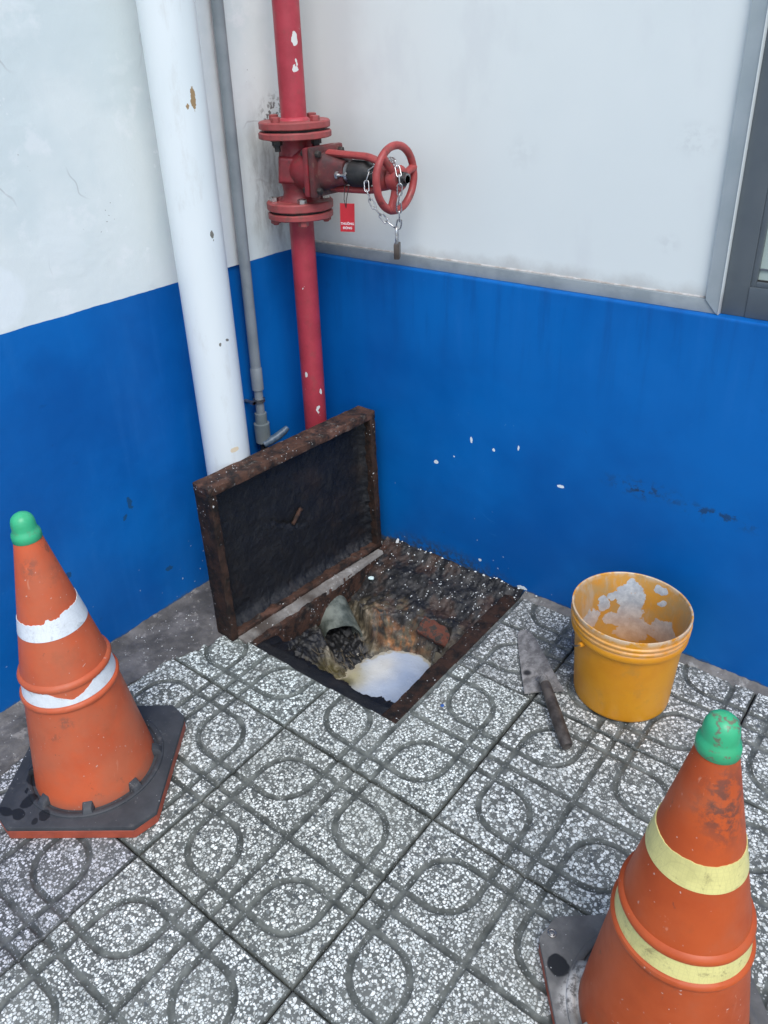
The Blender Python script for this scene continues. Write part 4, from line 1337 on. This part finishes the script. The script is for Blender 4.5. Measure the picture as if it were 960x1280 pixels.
def bolt_set(za, zb, rad, top_m, bot_m, phase, tail):
    for k in range(4):
        a = phase + k * PI / 2
        x, y = rad * math.cos(a), rad * math.sin(a)
        m = MB()
        m.lathe([(0, 0.0115), (0.0095, 0.0115), (0.011, 0.009)], (x, y, zb + 0.0005), (0, 0, 1), 6)
        m.obj('bolt', top_m, sp, 25)
        m = MB()
        m.lathe([(-0.0005, 0.0125), (-0.012, 0.0125)], (x, y, za), (0, 0, 1), 6)
        m.lathe([(-0.0121, 0.0075), (-tail, 0.0070)], (x, y, za), (0, 0, 1), 12)
        m.obj('nut', bot_m, sp, 25)


bolt_set(1.1575, 1.1965, 0.066, MT['flange_red'], MT['iron'], math.radians(2), 0.026)
bolt_set(0.969, 1.0105, 0.064, MT['chrome'], MT['flange_red'], math.radians(-42), 0.016)

# valve body: waisted casting between the flanges
prof = [(1.0105, 0.050), (1.018, 0.041), (1.030, 0.038), (1.045, 0.040), (1.060, 0.046), (1.080, 0.0455), (1.102, 0.0455), (1.118, 0.0435), (1.132, 0.041), (1.147, 0.042), (1.1575, 0.050)]
vb = MB().lathe([(z, r) for z, r in prof], (0, 0, 0), (0, 0, 1), 40).obj('valve_body', MT['valve_red'], sp, 40, jit=(None, 0.0012, 40))
# diamond boss on the front and stiffening rib below the top flange
bm_ = MB()
bm_.lathe([(0, 0.046), (0.010, 0.043), (0.014, 0.036)], (0.014, -0.036, 1.086), (0.50, -0.86, 0.02), 4)
bm_.obj('cast_boss', MT['valve_red'], vb, 30, 0.004)
MB().box((0.028, -0.006, 1.128), (0.058, 0.006, 1.157)).obj('cast_rib', MT['valve_red'], vb, 30, 0.003)
# neck towards the bonnet and the two bolted plates
NX = Vector((1, 0, 0))


def oblong(x0, x1, hy, hz, z, mat, name, bev=0.006, par=sp):
    return MB().box((x0, -hy, z - hz), (x1, hy, z + hz)).obj(name, mat, par, 35, bev, 2, None, (None, 0.001, 50))


CZ = 1.086
MB().lathe([(0.0, 0.040), (0.020, 0.050), (0.050, 0.053), (0.072, 0.053)], (0, 0, CZ), (1, 0, 0), 28).obj('valve_neck', MT['valve_red'], sp, 40)
oblong(0.070, 0.0855, 0.056, 0.056, CZ, MT['valve_red'], 'body_plate')
bn = oblong(0.0875, 0.104, 0.056, 0.057, CZ + 0.001, MT['bonnet_red'], 'bonnet_plate')
oblong(0.0856, 0.0874, 0.050, 0.051, CZ, MT['iron'], 'gasket', 0.0)
for yy in (-0.042, 0.042):
    for zz in (-0.042, 0.042):
        m = MB(); m.lathe([(0, 0.0085), (0.008, 0.0085), (0.0095, 0.006)], (0.1045, yy, CZ + zz), (1, 0, 0), 6)
        m.obj('plate_bolt', MT['iron'], bn, 25)
        m = MB(); m.lathe([(-0.046, 0.0075), (-0.0348, 0.0090)], (0.1045, yy, CZ + zz), (1, 0, 0), 6)
        m.obj('plate_nut', MT['iron'], bn, 25)
# bonnet: tapering box with the stuffing gland
m = MB()
rs = []
for x, hy, hz in [(0.104, 0.041, 0.045), (0.120, 0.036, 0.040), (0.145, 0.029, 0.032), (0.166, 0.026, 0.028)]:
    n = 24
    rs.append([(x, hy * math.copysign(abs(math.cos(2 * PI * k / n)) ** 0.6, math.cos(2 * PI * k / n)), CZ + hz * math.copysign(abs(math.sin(2 * PI * k / n)) ** 0.6, math.sin(2 * PI * k / n))) for k in range(n)])
m.rings(rs)
m.obj('bonnet', MT['bonnet_red'], sp, 50, jit=(None, 0.001, 50))
gl = MB().lathe([(0.166, 0.020), (0.168, 0.026), (0.176, 0.026), (0.178, 0.021)], (0, 0, CZ), (1, 0, 0), 24).obj('gland', MT['dullsteel'], sp, 30)
for yy, zz in ((-0.027, -0.004), (0.027, 0.004)):
    m = MB(); m.lathe([(0.146, 0.0035), (0.190, 0.0035)], (0, yy, CZ + zz), (1, 0, 0), 10)
    m.lathe([(0.149, 0.0090), (0.157, 0.0090)], (0, yy, CZ + zz), (1, 0, 0), 6)
    m.lathe([(0.177, 0.0090), (0.185, 0.0090)], (0, yy, CZ + zz), (1, 0, 0), 6)
    m.obj('gland_bolt', MT['chrome'], gl, 25)
m = MB(); m.lathe([(0.178, 0.019), (0.182, 0.031), (0.222, 0.030), (0.232, 0.022), (0.262, 0.020)], (0, 0, CZ - 0.002), (1, 0, 0), 26)
m.obj('stem_boot', MT['grease_shade'], sp, 40)
# yoke arms
m = MB()
for sg, y0 in ((1, -0.006), (-1, 0.004)):
    rs = []
    for t in range(11):
        q = t / 10
        x = 0.112 + (0.268 - 0.112) * q
        z = CZ + sg * (0.041 - 0.004 * q - 0.010 * max(0, q - 0.75) * 4)
        hw, hh = 0.014 - 0.002 * q, 0.0085
        rs.append([(x, y0 + hw * math.cos(a), z + hh * math.sin(a)) for a in [2 * PI * k / 12 for k in range(12)]])
    m.rings(rs)
m.lathe([(0.262, 0.034), (0.282, 0.030), (0.288, 0.022)], (0, 0, CZ - 0.003), (1, 0, 0), 26)
m.obj('yoke', MT['wheel_red'], sp, 45)
MB().lathe([(0.26, 0.0105), (0.336, 0.0105)], (0, 0, CZ - 0.004), (1, 0, 0), 16).obj('stem', MT['dullsteel'], sp, 40)
# handwheel
HWX, HWZ, HWR = 0.302, 1.080, 0.0705
hw = bpy.data.objects.new('handwheel', None)
m = MB()
m.tube([(HWX, HWR * math.cos(2 * PI * k / 48), HWZ + HWR * math.sin(2 * PI * k / 48)) for k in range(48)], 0.0088, 12, True)
for k in range(3):
    a = math.radians(47 + 120 * k)
    c, s_ = math.cos(a), math.sin(a)
    pts = [(HWX + 0.006 - 0.006 * t, (0.014 + (HWR - 0.014) * t) * -c, HWZ + (0.014 + (HWR - 0.014) * t) * s_) for t in (0, .25, .5, .75, 1)]
    m.tube(pts, [0.012, 0.0095, 0.0085, 0.009, 0.011], 10)
m.lathe([(-0.014, 0.026), (0.008, 0.029), (0.013, 0.025)], (HWX + 0.004, 0, HWZ), (1, 0, 0), 24)
hwo = m.obj('handwheel', MT['wheel_red'], sp, 50, jit=(None, 0.0007, 70))
m = MB(); m.lathe([(0.0135, 0.0175), (0.022, 0.017), (0.025, 0.013)], (HWX + 0.004, 0, HWZ), (1, 0, 0), 6)
m.lathe([(0.025, 0.010), (0.030, 0.009)], (HWX + 0.004, 0, HWZ), (1, 0, 0), 14)
m.obj('wheel_nut', MT['grease_shade'], hwo, 25)

# ------------------------------------------------------------------ chain and padlock
lk = MB()
pts = []
hl, hr = 0.0075, 0.0052
for k in range(24):
    a = 2 * PI * k / 24
    pts.append((hr * math.cos(a), 0, hr * math.sin(a) + (hl if math.sin(a) > 0 else -hl)))
lk.tube(pts, 0.00165, 8, True)
link_me = lk.mesh('link', MT['chrome'], 60)
ch = thing('chain', 'galvanised steel chain looped through the spokes of the red handwheel', 'chain', (PX + HWX, PY, HWZ))


def chain_path(pts, flip=0):
    P = [Vector(p) for p in pts]
    seg = [(P[i + 1] - P[i]).length for i in range(len(P) - 1)]
    tot = sum(seg)
    step = 0.0205
    n = max(2, round(tot / step))
    for k in range(n):
        d0, d1 = k / n * tot, (k + 1) / n * tot

        def at(d):
            for i, s_ in enumerate(seg):
                if d <= s_ or i == len(seg) - 1:
                    return P[i] + (P[i + 1] - P[i]) * min(1, d / s_)
                d -= s_
        a, b = at(d0), at(d1)
        t = (b - a).normalized()
        view = Vector((0.55, -0.80, 0.2))
        side = (view - t * view.dot(t)).normalized()
        if (k + flip) % 2: side = t.cross(side)
        xx = side.cross(t)
        M = Matrix(((xx.x, side.x, t.x, 0), (xx.y, side.y, t.y, 0), (xx.z, side.z, t.z, 0), (0, 0, 0, 1)))
        o = link('link', link_me, ch)
        o.matrix_parent_inverse = Matrix.Identity(4)
        o.matrix_local = Matrix.Translation((a + b) / 2 - ch.location) @ M


W = (PX + HWX)
chain_path([(W - 0.004, -0.125, 1.122), (W + 0.020, -0.140, 1.118), (W + 0.034, -0.148, 1.100), (W + 0.038, -0.150, 1.066), (W + 0.032, -0.148, 1.030), (W + 0.030, -0.142, 0.996), (W + 0.022, -0.138, 0.976)])
chain_path([(W - 0.060, -0.135, 1.092), (W - 0.062, -0.148, 1.066), (W - 0.050, -0.152, 1.042), (W - 0.034, -0.150, 1.016), (W - 0.014, -0.142, 0.992), (W + 0.010, -0.138, 0.977)], 1)
chain_path([(W - 0.060, -0.135, 1.092), (W - 0.035, -0.128, 1.108), (W - 0.004, -0.125, 1.122)], 0)

pl = thing('padlock', 'small dark padlock hanging from the chain below the handwheel', 'padlock', (W + 0.018, -0.138, 0.906))
m = MB().box((-0.0150, -0.0068, 0.0), (0.0150, 0.0068, 0.036)).obj('lock_body', MT['brass'], pl, 35, 0.003)
m.rotation_euler = (0, 0, math.radians(48 + 72))
pts = [(-0.010, 0, 0.034), (-0.010, 0, 0.062)] + [(-0.010 * math.cos(a), 0, 0.062 + 0.010 * math.sin(a)) for a in [PI * k / 8 for k in range(1, 8)]] + [(0.010, 0, 0.062), (0.010, 0, 0.034)]
sh = MB().tube(pts, 0.0034, 10).obj('shackle', MT['chrome'], pl, 60)
sh.rotation_euler = (0, 0, math.radians(48 + 72))

# ------------------------------------------------------------------ red hanging tag
tg = thing('valve_tag', 'small red plastic tag with two lines of white print hanging from the valve', 'tag', (0.289, -0.140, 0.953))
TA = math.radians(28)
cd = MB().prism([(-0.0175, -0.0008), (0.0175, -0.0008), (0.0175, 0.0008), (-0.0175, 0.0008)], 0.0, 0.066).obj('tag_card', MT['tag'], tg, 30)
cd.rotation_euler = (0, 0.03, TA)
m = MB(); m.tube([(0, -0.002, 0.056), (-0.004, -0.003, 0.075), (-0.006, 0.004, 0.105), (0.000, 0.012, 0.112), (0.005, 0.004, 0.100), (0.003, -0.003, 0.074), (0, -0.002, 0.056)], 0.0009, 6)
m.obj('tag_wire', MT['iron'], tg, 60)
for txt, sz, zz in (('THƯỜNG', 0.0074, 0.0165), ('ĐÓNG', 0.0074, 0.0065)):
    cu = bpy.data.curves.new('print', 'FONT')
    cu.body = txt; cu.size = sz; cu.align_x = 'CENTER'; cu.extrude = 0.0002; cu.offset = 0.00018
    tmp = bpy.data.objects.new('print', cu)
    COL.objects.link(tmp)
    bpy.context.view_layer.update()
    me = bpy.data.meshes.new_from_object(tmp.evaluated_get(bpy.context.evaluated_depsgraph_get()))
    bpy.data.objects.remove(tmp)
    me.transform(Matrix.Translation((0, -0.0011, zz)) @ Matrix.Rotation(PI / 2, 4, 'X'))
    me.materials.clear(); me.materials.append(MT['print'])
    link('print_line', me, cd)

# ------------------------------------------------------------------ traffic cones
def cone(loc, rotz, tilt, lab, mats, bands, torn, seed, side=0.32):
    root = thing('traffic_cone', lab, 'traffic cone', loc, 'traffic cones guarding the open pit')
    rr = random.Random(seed)
    h, c = side / 2, 0.05 * 0.72
    oct_ = [(-h + c, -h), (h - c, -h), (h, -h + c), (h, h - c), (h - c, h), (-h + c, h), (-h, h - c), (-h, -h + c)]
    R_ = Matrix.Rotation(rotz, 4, 'Z')
    ed = MB().prism([(x * 0.992, y * 0.992) for x, y in oct_], 0.001, 0.0235).obj('base_edge', mats['edge'], root, 30, 0.002, 1, R_)
    b = MB().prism(oct_, 0.0237, 0.034).obj('rubber_base', mats['rubber'], root, 30, 0.003, 2, R_, (None, 0.0008, 30))
    m = MB(); m.lathe([(0.0338, 0.128), (0.0365, 0.1275), (0.038, 0.130), (0.038, 0.137), (0.0365, 0.139), (0.0338, 0.1395)], (0, 0, 0), (0, 0, 1), 64, False, False)
    m.obj('base_ring', mats['rubber'], b, 40)
    tl = Matrix.Rotation(tilt[0], 4, 'X') @ Matrix.Rotation(tilt[1], 4, 'Y')
    prof = [(0.028, 0.1215), (0.040, 0.1200), (0.050, 0.1185), (0.248, 0.0905), (0.2535, 0.0905), (0.257, 0.0935), (0.262, 0.0945), (0.266, 0.0925), (0.268, 0.0880),
            (0.299, 0.0835), (0.301, 0.0870), (0.306, 0.0885), (0.311, 0.0865), (0.314, 0.0815), (0.596, 0.0232), (0.599, 0.0222), (0.599, 0.0200), (0.33, 0.076), (0.05, 0.115), (0.030, 0.118)]
    body = MB().lathe(prof, (0, 0, 0), (0, 0, 1), 72, False, False).obj('cone_body', mats['cone'], root, 40, 0, 2, tl, (None, 0.0007, 14))
    for k in range(8):
        a = rotz + k * PI / 4 + 0.2
        p0 = Vector((math.cos(a), math.sin(a), 0))
        t0 = Vector((-p0.y, p0.x, 0))
        o = p0 * 0.129 + Vector((0, 0, 0.0335))
        lg = MB()
        lg.add([o - t0 * .013 - p0 * .012, o + t0 * .013 - p0 * .012, o + t0 * .011 + p0 * .010, o - t0 * .011 + p0 * .010,
                o - t0 * .010 - p0 * .012 + Vector((0, 0, .020)), o + t0 * .010 - p0 * .012 + Vector((0, 0, .020)), o + t0 * .007 + p0 * .002 + Vector((0, 0, .013)), o - t0 * .007 + p0 * .002 + Vector((0, 0, .013))],
               [(3, 2, 1, 0), (4, 5, 6, 7), (0, 1, 5, 4), (1, 2, 6, 5), (2, 3, 7, 6), (3, 0, 4, 7)])
        lg.obj('base_lug', mats['rubber'], b, 30, 0.003)

    def rad(z):
        zs = [p[0] for p in prof[:15]]; rs_ = [p[1] for p in prof[:15]]
        return float(np.interp(z, zs, rs_))
    for bi, (z0, z1) in enumerate(bands):
        n = 144
        lo, hi, lo2, hi2 = [], [], [], []
        for k in range(n):
            a = 2 * PI * k / n
            zt = z1 + torn[bi](a) + 0.0006 * math.sin(7 * a)
            zb = z0
            zt = max(zt, zb + 0.004)
            for lst, z, e in ((lo, zb, 0.0011), (hi, zt, 0.0011), (lo2, zb, -0.0008), (hi2, zt, -0.0008)):
                r = rad(z) + e
                lst.append((r * math.cos(a), r * math.sin(a), z))
        m = MB(); m.rings([lo2, lo, hi, hi2], False, False)
        m.obj('reflective_band', mats['band'], root, 40, 0, 2, tl)
    m = MB(); m.lathe([(0.586, 0.0240), (0.588, 0.0262), (0.598, 0.0262), (0.603, 0.0250), (0.607, 0.0222), (0.611, 0.0214), (0.619, 0.0214), (0.626, 0.0204), (0.632, 0.0180), (0.6365, 0.0138), (0.640, 0.0075), (0.641, 0.002)], (0, 0, 0), (0, 0, 1), 40, False, True)
    me = m.mesh('cone_cap', MT['cap'], 50, 0, 2, tl)
    at = me.attributes.new('grime', 'FLOAT', 'POINT'); at.data.foreach_set('value', [mats['grime']] * len(me.vertices))
    link('cone_cap', me, root)
    return root


def saw(a, a0, w):
    """-1..1 distance of angle a from a0 in units of w"""
    d = (a - a0 + PI) % (2 * PI) - PI
    return d / w


va = math.atan2(-1.6392 + 1.07, 1.5624 - 0.322)      # the side of the left cone that the camera sees


def torn_top(a):
    t = saw(a, va, 1.0)
    z = 0.0022 * fbm(a * 7, 1.2, 0, 3) + 0.003 * t
    if abs(saw(a, va + 0.10, 1)) < 0.16: z -= 0.004
    if saw(a, va - 0.2, 1) < 0: z -= 0.006
    return z


def torn_low(a):
    t = saw(a, va - 0.05, 1.0)
    d = abs(saw(a, va - 0.02, 0.50))
    z = 0.002 * fbm(a * 11, 4.2, 0, 3)
    if d < 1: z -= 0.020 * (1 - d) ** 0.8
    return z


cone((0.322, -1.0735, 0), math.radians(37.3), (math.radians(0.9), math.radians(-1.8)),
     'orange traffic cone with torn white bands and clean green cap against the left wall',
     dict(edge=MT['base_edge'], rubber=MT['rubber_a'], cone=MT['cone_a'], band=MT['band_white'], grime=0.25),
     [(0.4025, 0.444), (0.2685, 0.2975)], [torn_top, torn_low], 1)
cone((1.434, -0.846, 0), math.radians(39), (0, math.radians(-0.25)),
     'orange traffic cone with pale yellow bands and dirty green cap nearest the camera',
     dict(edge=MT['base_edge'], rubber=MT['rubber_b'], cone=MT['cone_b'], band=MT['band_yellow'], grime=0.95),
     [(0.4075, 0.447), (0.2685, 0.2985)], [lambda a: 0.0008 * fbm(a * 9, 2), lambda a: 0.0004 * fbm(a * 9, 5)], 2)

stud = MB().lathe([(0, 0.0075), (0.0012, 0.0075), (0.002, 0.006), (0.0012, 0.0045), (0.0022, 0.003), (0.0022, 0.0005)], (1.2460, -0.8310, 0.0341), (0, 0, 1), 20)
cone_b = [o for o in COL.objects if o.name.startswith('traffic_cone')][-1]
part_world(stud, 'base_stud', MT['dullsteel'], cone_b, smooth=40)

# ------------------------------------------------------------------ bucket
BX, BY = 1.099, -0.198
bk = thing('bucket', 'yellow plastic bucket with dried grey mortar inside, standing by the right wall', 'bucket', (BX, BY, 0.0))
H = 0.242
prof = [(0.0012, 0.094), (0.0012, 0.1015), (0.004, 0.1045), (0.010, 0.1058), (0.170, 0.1150), (0.184, 0.1158), (0.1845, 0.1232), (0.188, 0.1243), (0.198, 0.1245), (0.2010, 0.1222), (0.2035, 0.1226), (0.2065, 0.1262),
        (0.2105, 0.1262), (0.213, 0.1232), (0.216, 0.1232), (0.219, 0.1270), (0.2225, 0.1272), (0.225, 0.1246), (0.229, 0.1245), (0.2385, 0.1268), (0.2415, 0.1262), (0.2420, 0.1242), (0.2405, 0.1222),
        (0.230, 0.1205), (0.222, 0.1172), (0.17, 0.1125), (0.010, 0.1030), (0.0065, 0.098), (0.006, 0.04), (0.006, 0.001)]
m = MB(); m.lathe(prof, (0, 0, 0), (0, 0, 1), 88, True, True)
me = m.mesh('bucket_shell', MT['bucket'], 40)
ins = []; lip = []
for v in me.vertices:
    r = math.hypot(v.co.x, v.co.y); z = v.co.z
    ro_ = float(np.interp(z, [0, 0.19, 0.205, 0.242], [0.1025, 0.1145, 0.121, 0.1245]))
    ins.append(1.0 if (r < ro_ - 0.0005 and z > 0.004) else 0.0)
    lip.append(1.0 if z > 0.2380 else (0.35 if 0.2 < z < 0.23 and r > 0.122 else 0.0))
at = me.attributes.new('inside', 'FLOAT', 'POINT'); at.data.foreach_set('value', ins)
at = me.attributes.new('lip', 'FLOAT', 'POINT'); at.data.foreach_set('value', lip)
link('bucket_shell', me, bk)
# lumps of dried mortar on the floor of the bucket
m = MB()
n1, n2 = 10, 40
rings = []
for a in range(1, n1):
    r = 0.094 * a / (n1 - 1)
    rings.append([(r * math.cos(2 * PI * k / n2), r * math.sin(2 * PI * k / n2), 0.0065 + max(0, 0.012 + 0.020 * fbm(r * 20 * math.cos(2 * PI * k / n2) + 3, r * 20 * math.sin(2 * PI * k / n2), 2) - 0.012 * (a / n1) ** 4)) for k in range(n2)])
m.rings(rings, True, False)
m.obj('dried_mortar', mat_cement('dried bucket mortar', (0.22, 0.215, 0.20), (0.38, 0.375, 0.36)), bk, 60)
# bail wire hanging down the left side
ANG0 = 240
ang = math.radians(ANG0)
cx_, cy_ = math.cos(ang), math.sin(ang)
m = MB()
m.lathe([(0, 0.006), (0.012, 0.0055)], (0.1165 * cx_, 0.1165 * cy_, 0.176), (cx_, cy_, 0), 12)
m.obj('handle_lug', MT['bucket'], bk, 40)
m = MB()
m.lathe([(0, 0.006), (0.012, 0.0055)], (-0.1165 * cx_, -0.1165 * cy_, 0.176), (-cx_, -cy_, 0), 12)
m.obj('handle_lug', MT['bucket'], bk, 40)
pts = [(0.119 * cx_, 0.119 * cy_, 0.176), (0.1275 * cx_, 0.1275 * cy_, 0.176)]
dirs = [(math.radians(ANG0 - 8), 0.126, 0.158), (math.radians(ANG0 - 20), 0.1225, 0.142), (math.radians(ANG0 - 45), 0.120, 0.128), (math.radians(ANG0 - 70), 0.1185, 0.120), (math.radians(ANG0 - 90), 0.1180, 0.117),
        (math.radians(ANG0 - 110), 0.1185, 0.120), (math.radians(ANG0 - 135), 0.120, 0.128), (math.radians(ANG0 - 160), 0.1225, 0.142), (math.radians(ANG0 - 172), 0.126, 0.158)]
for a, r, z in dirs: pts.append((r * math.cos(a), r * math.sin(a), z))
pts += [(-0.1275 * cx_, -0.1275 * cy_, 0.176), (-0.119 * cx_, -0.119 * cy_, 0.176)]
m = MB(); m.tube(pts, 0.0016, 8); m.obj('handle_wire', MT['dullsteel'], bk, 60)

# ------------------------------------------------------------------ trowel
tw = thing('trowel', 'mortar caked bricklaying trowel lying on the paving left of the bucket', 'trowel', (0.92, -0.27, 0.0))
tip = Vector((0.822, -0.150)); c1 = Vector((0.935, -0.351)); c2 = Vector((0.998, -0.285))
axis = ((c1 + c2) / 2 - tip).normalized()
perp = Vector((-axis.y, axis.x))
Lb = ((c1 + c2) / 2 - tip).length
W2 = (c2 - c1).length / 2
m = MB()
rs = []
for q in (0.0, 0.04, 0.10, 0.2, 0.35, 0.5, 0.65, 0.8, 0.93, 1.0):
    hw_ = W2 * (0.34 + 0.66 * q ** 0.8) if q > 0.0 else W2 * 0.24
    c = tip + axis * Lb * q
    row_t, row_b = [], []
    for k in range(9):
        s_ = -1 + 2 * k / 8
        p = c + perp * hw_ * s_
        z = 0.004 + 0.004 * q + 0.0018 * fbm(p.x * 50, p.y * 50, 2) + 0.0025 * (1 - s_ * s_)
        row_t.append((p.x, p.y, z + 0.0022)); row_b.append((p.x, p.y, z - 0.0012))
    rs.append(row_t + row_b[::-1])
m.rings(rs)
part_world(m, 'blade', MT['trowel'], tw, smooth=60)
tang = [Vector((0.937, -0.290, 0.014)), Vector((0.946, -0.300, 0.022)), Vector((0.955, -0.310, 0.034)), Vector((0.966, -0.318, 0.038)), Vector((0.985, -0.336, 0.037))]
part_world(MB().tube(tang, [0.0065, 0.006, 0.0055, 0.0055, 0.0055], 10), 'tang', MT['trowel'], tw, smooth=60)
h0 = Vector((0.955, -0.306, 0.040)); h1 = Vector((1.083, -0.440, 0.017))
m = MB()
hd = (h1 - h0)
m.lathe([(0, 0.0075), (0.003, 0.0098), (0.02, 0.0105), (0.024, 0.0120), (0.06, 0.0130), (0.10, 0.0138), (hd.length - 0.03, 0.0138), (hd.length - 0.004, 0.0128), (hd.length, 0.0100)], h0, hd, 20)
part_world(m, 'handle', MT['handle'], tw, smooth=50, jit=(None, 0.0007, 60))
part_world(MB().lathe([(-0.0005, 0.0102), (0.016, 0.0116)], h0 + hd * 0.012, hd, 20), 'ferrule', MT['trowel'], tw, smooth=50)

# ------------------------------------------------------------------ small loose bits
def flake(name, loc, size, rot, mat, lab, cat):
    m = MB()
    rr = random.Random(hash(name + str(loc[0])) % 999)
    n = 7
    poly = [(size[0] * math.cos(2 * PI * k / n) * rr_, size[1] * math.sin(2 * PI * k / n) * rr_) for k, rr_ in enumerate([0.8, 1, 0.9, 0.75, 1, 0.85, 0.95])]
    m.prism(poly, 0, size[2])
    o = m.obj(name, mat, None, 30, size[2] * 0.25, 1)
    o.location = loc; o.rotation_euler = rot
    return tag(o, lab, cat)


flake('foam_scrap', (0.316, -0.140, pit_z(0.316, -0.140) + 0.001), (0.011, 0.007, 0.008), (0, 0.1, 0.5), MT['foam'], 'pale mint foam scrap on black silt beside the lid corner', 'scrap')
flake('paint_flake', (0.318, -0.010, 0.0015 + max(0, pit_z(0.318, -0.010))), (0.006, 0.013, 0.003), (PI / 2 - 0.2, 0.1, 0.15), MT['chip'], 'white paint flake standing upright at the foot of the blue wall beside the lid', 'flake')
flake('plastic_scrap', (0.798, -0.485, 0.0015), (0.005, 0.005, 0.002), (0, 0, 0.3), MT['bluebit'], 'tiny blue plastic scrap on the paving right of the pit', 'scrap')

m = MB()
r3 = random.Random(11)


def grain(x, y, z, s):
    a = r3.random() * 6.28
    pts = []
    for k in range(4):
        pts.append((x + s * (0.6 + 0.5 * r3.random()) * math.cos(a + k * PI / 2), y + s * (0.6 + 0.5 * r3.random()) * math.sin(a + k * PI / 2), z))
    top = (x + s * 0.2, y, z + s * (0.5 + 0.4 * r3.random()))
    m.add(pts + [top], [(3, 2, 1, 0), (0, 1, 4), (1, 2, 4), (2, 3, 4), (3, 0, 4)])


for k in range(240):
    x = r3.uniform(HX0 + 0.03, HX1 - 0.01); y = -0.008 - abs(r3.gauss(0, 0.095))
    if y < -0.26: continue
    if fbm(x * 12, y * 12, 3.3) < -0.08: continue
    grain(x, y, pit_z(x, y) - 0.0006, r3.choice([0.0013, 0.0016, 0.002, 0.0026, 0.0034]))
for k in range(60):
    x = r3.uniform(0.02, 0.17); y = r3.uniform(-0.95, -0.60)
    grain(x, y, 0.0045, r3.choice([0.0012, 0.0016, 0.0024]))
for k in range(26):
    x = r3.uniform(0.33, 0.8); y = 0
    grain(x, -0.006, max(0.0, pit_z(min(x, 0.74), -0.006)) + 0.001 if x < 0.742 else 0.008, r3.choice([0.002, 0.003, 0.0045]))
o = m.obj('plaster_crumbs', MT['chip'], None, 0)
o['kind'] = 'stuff'
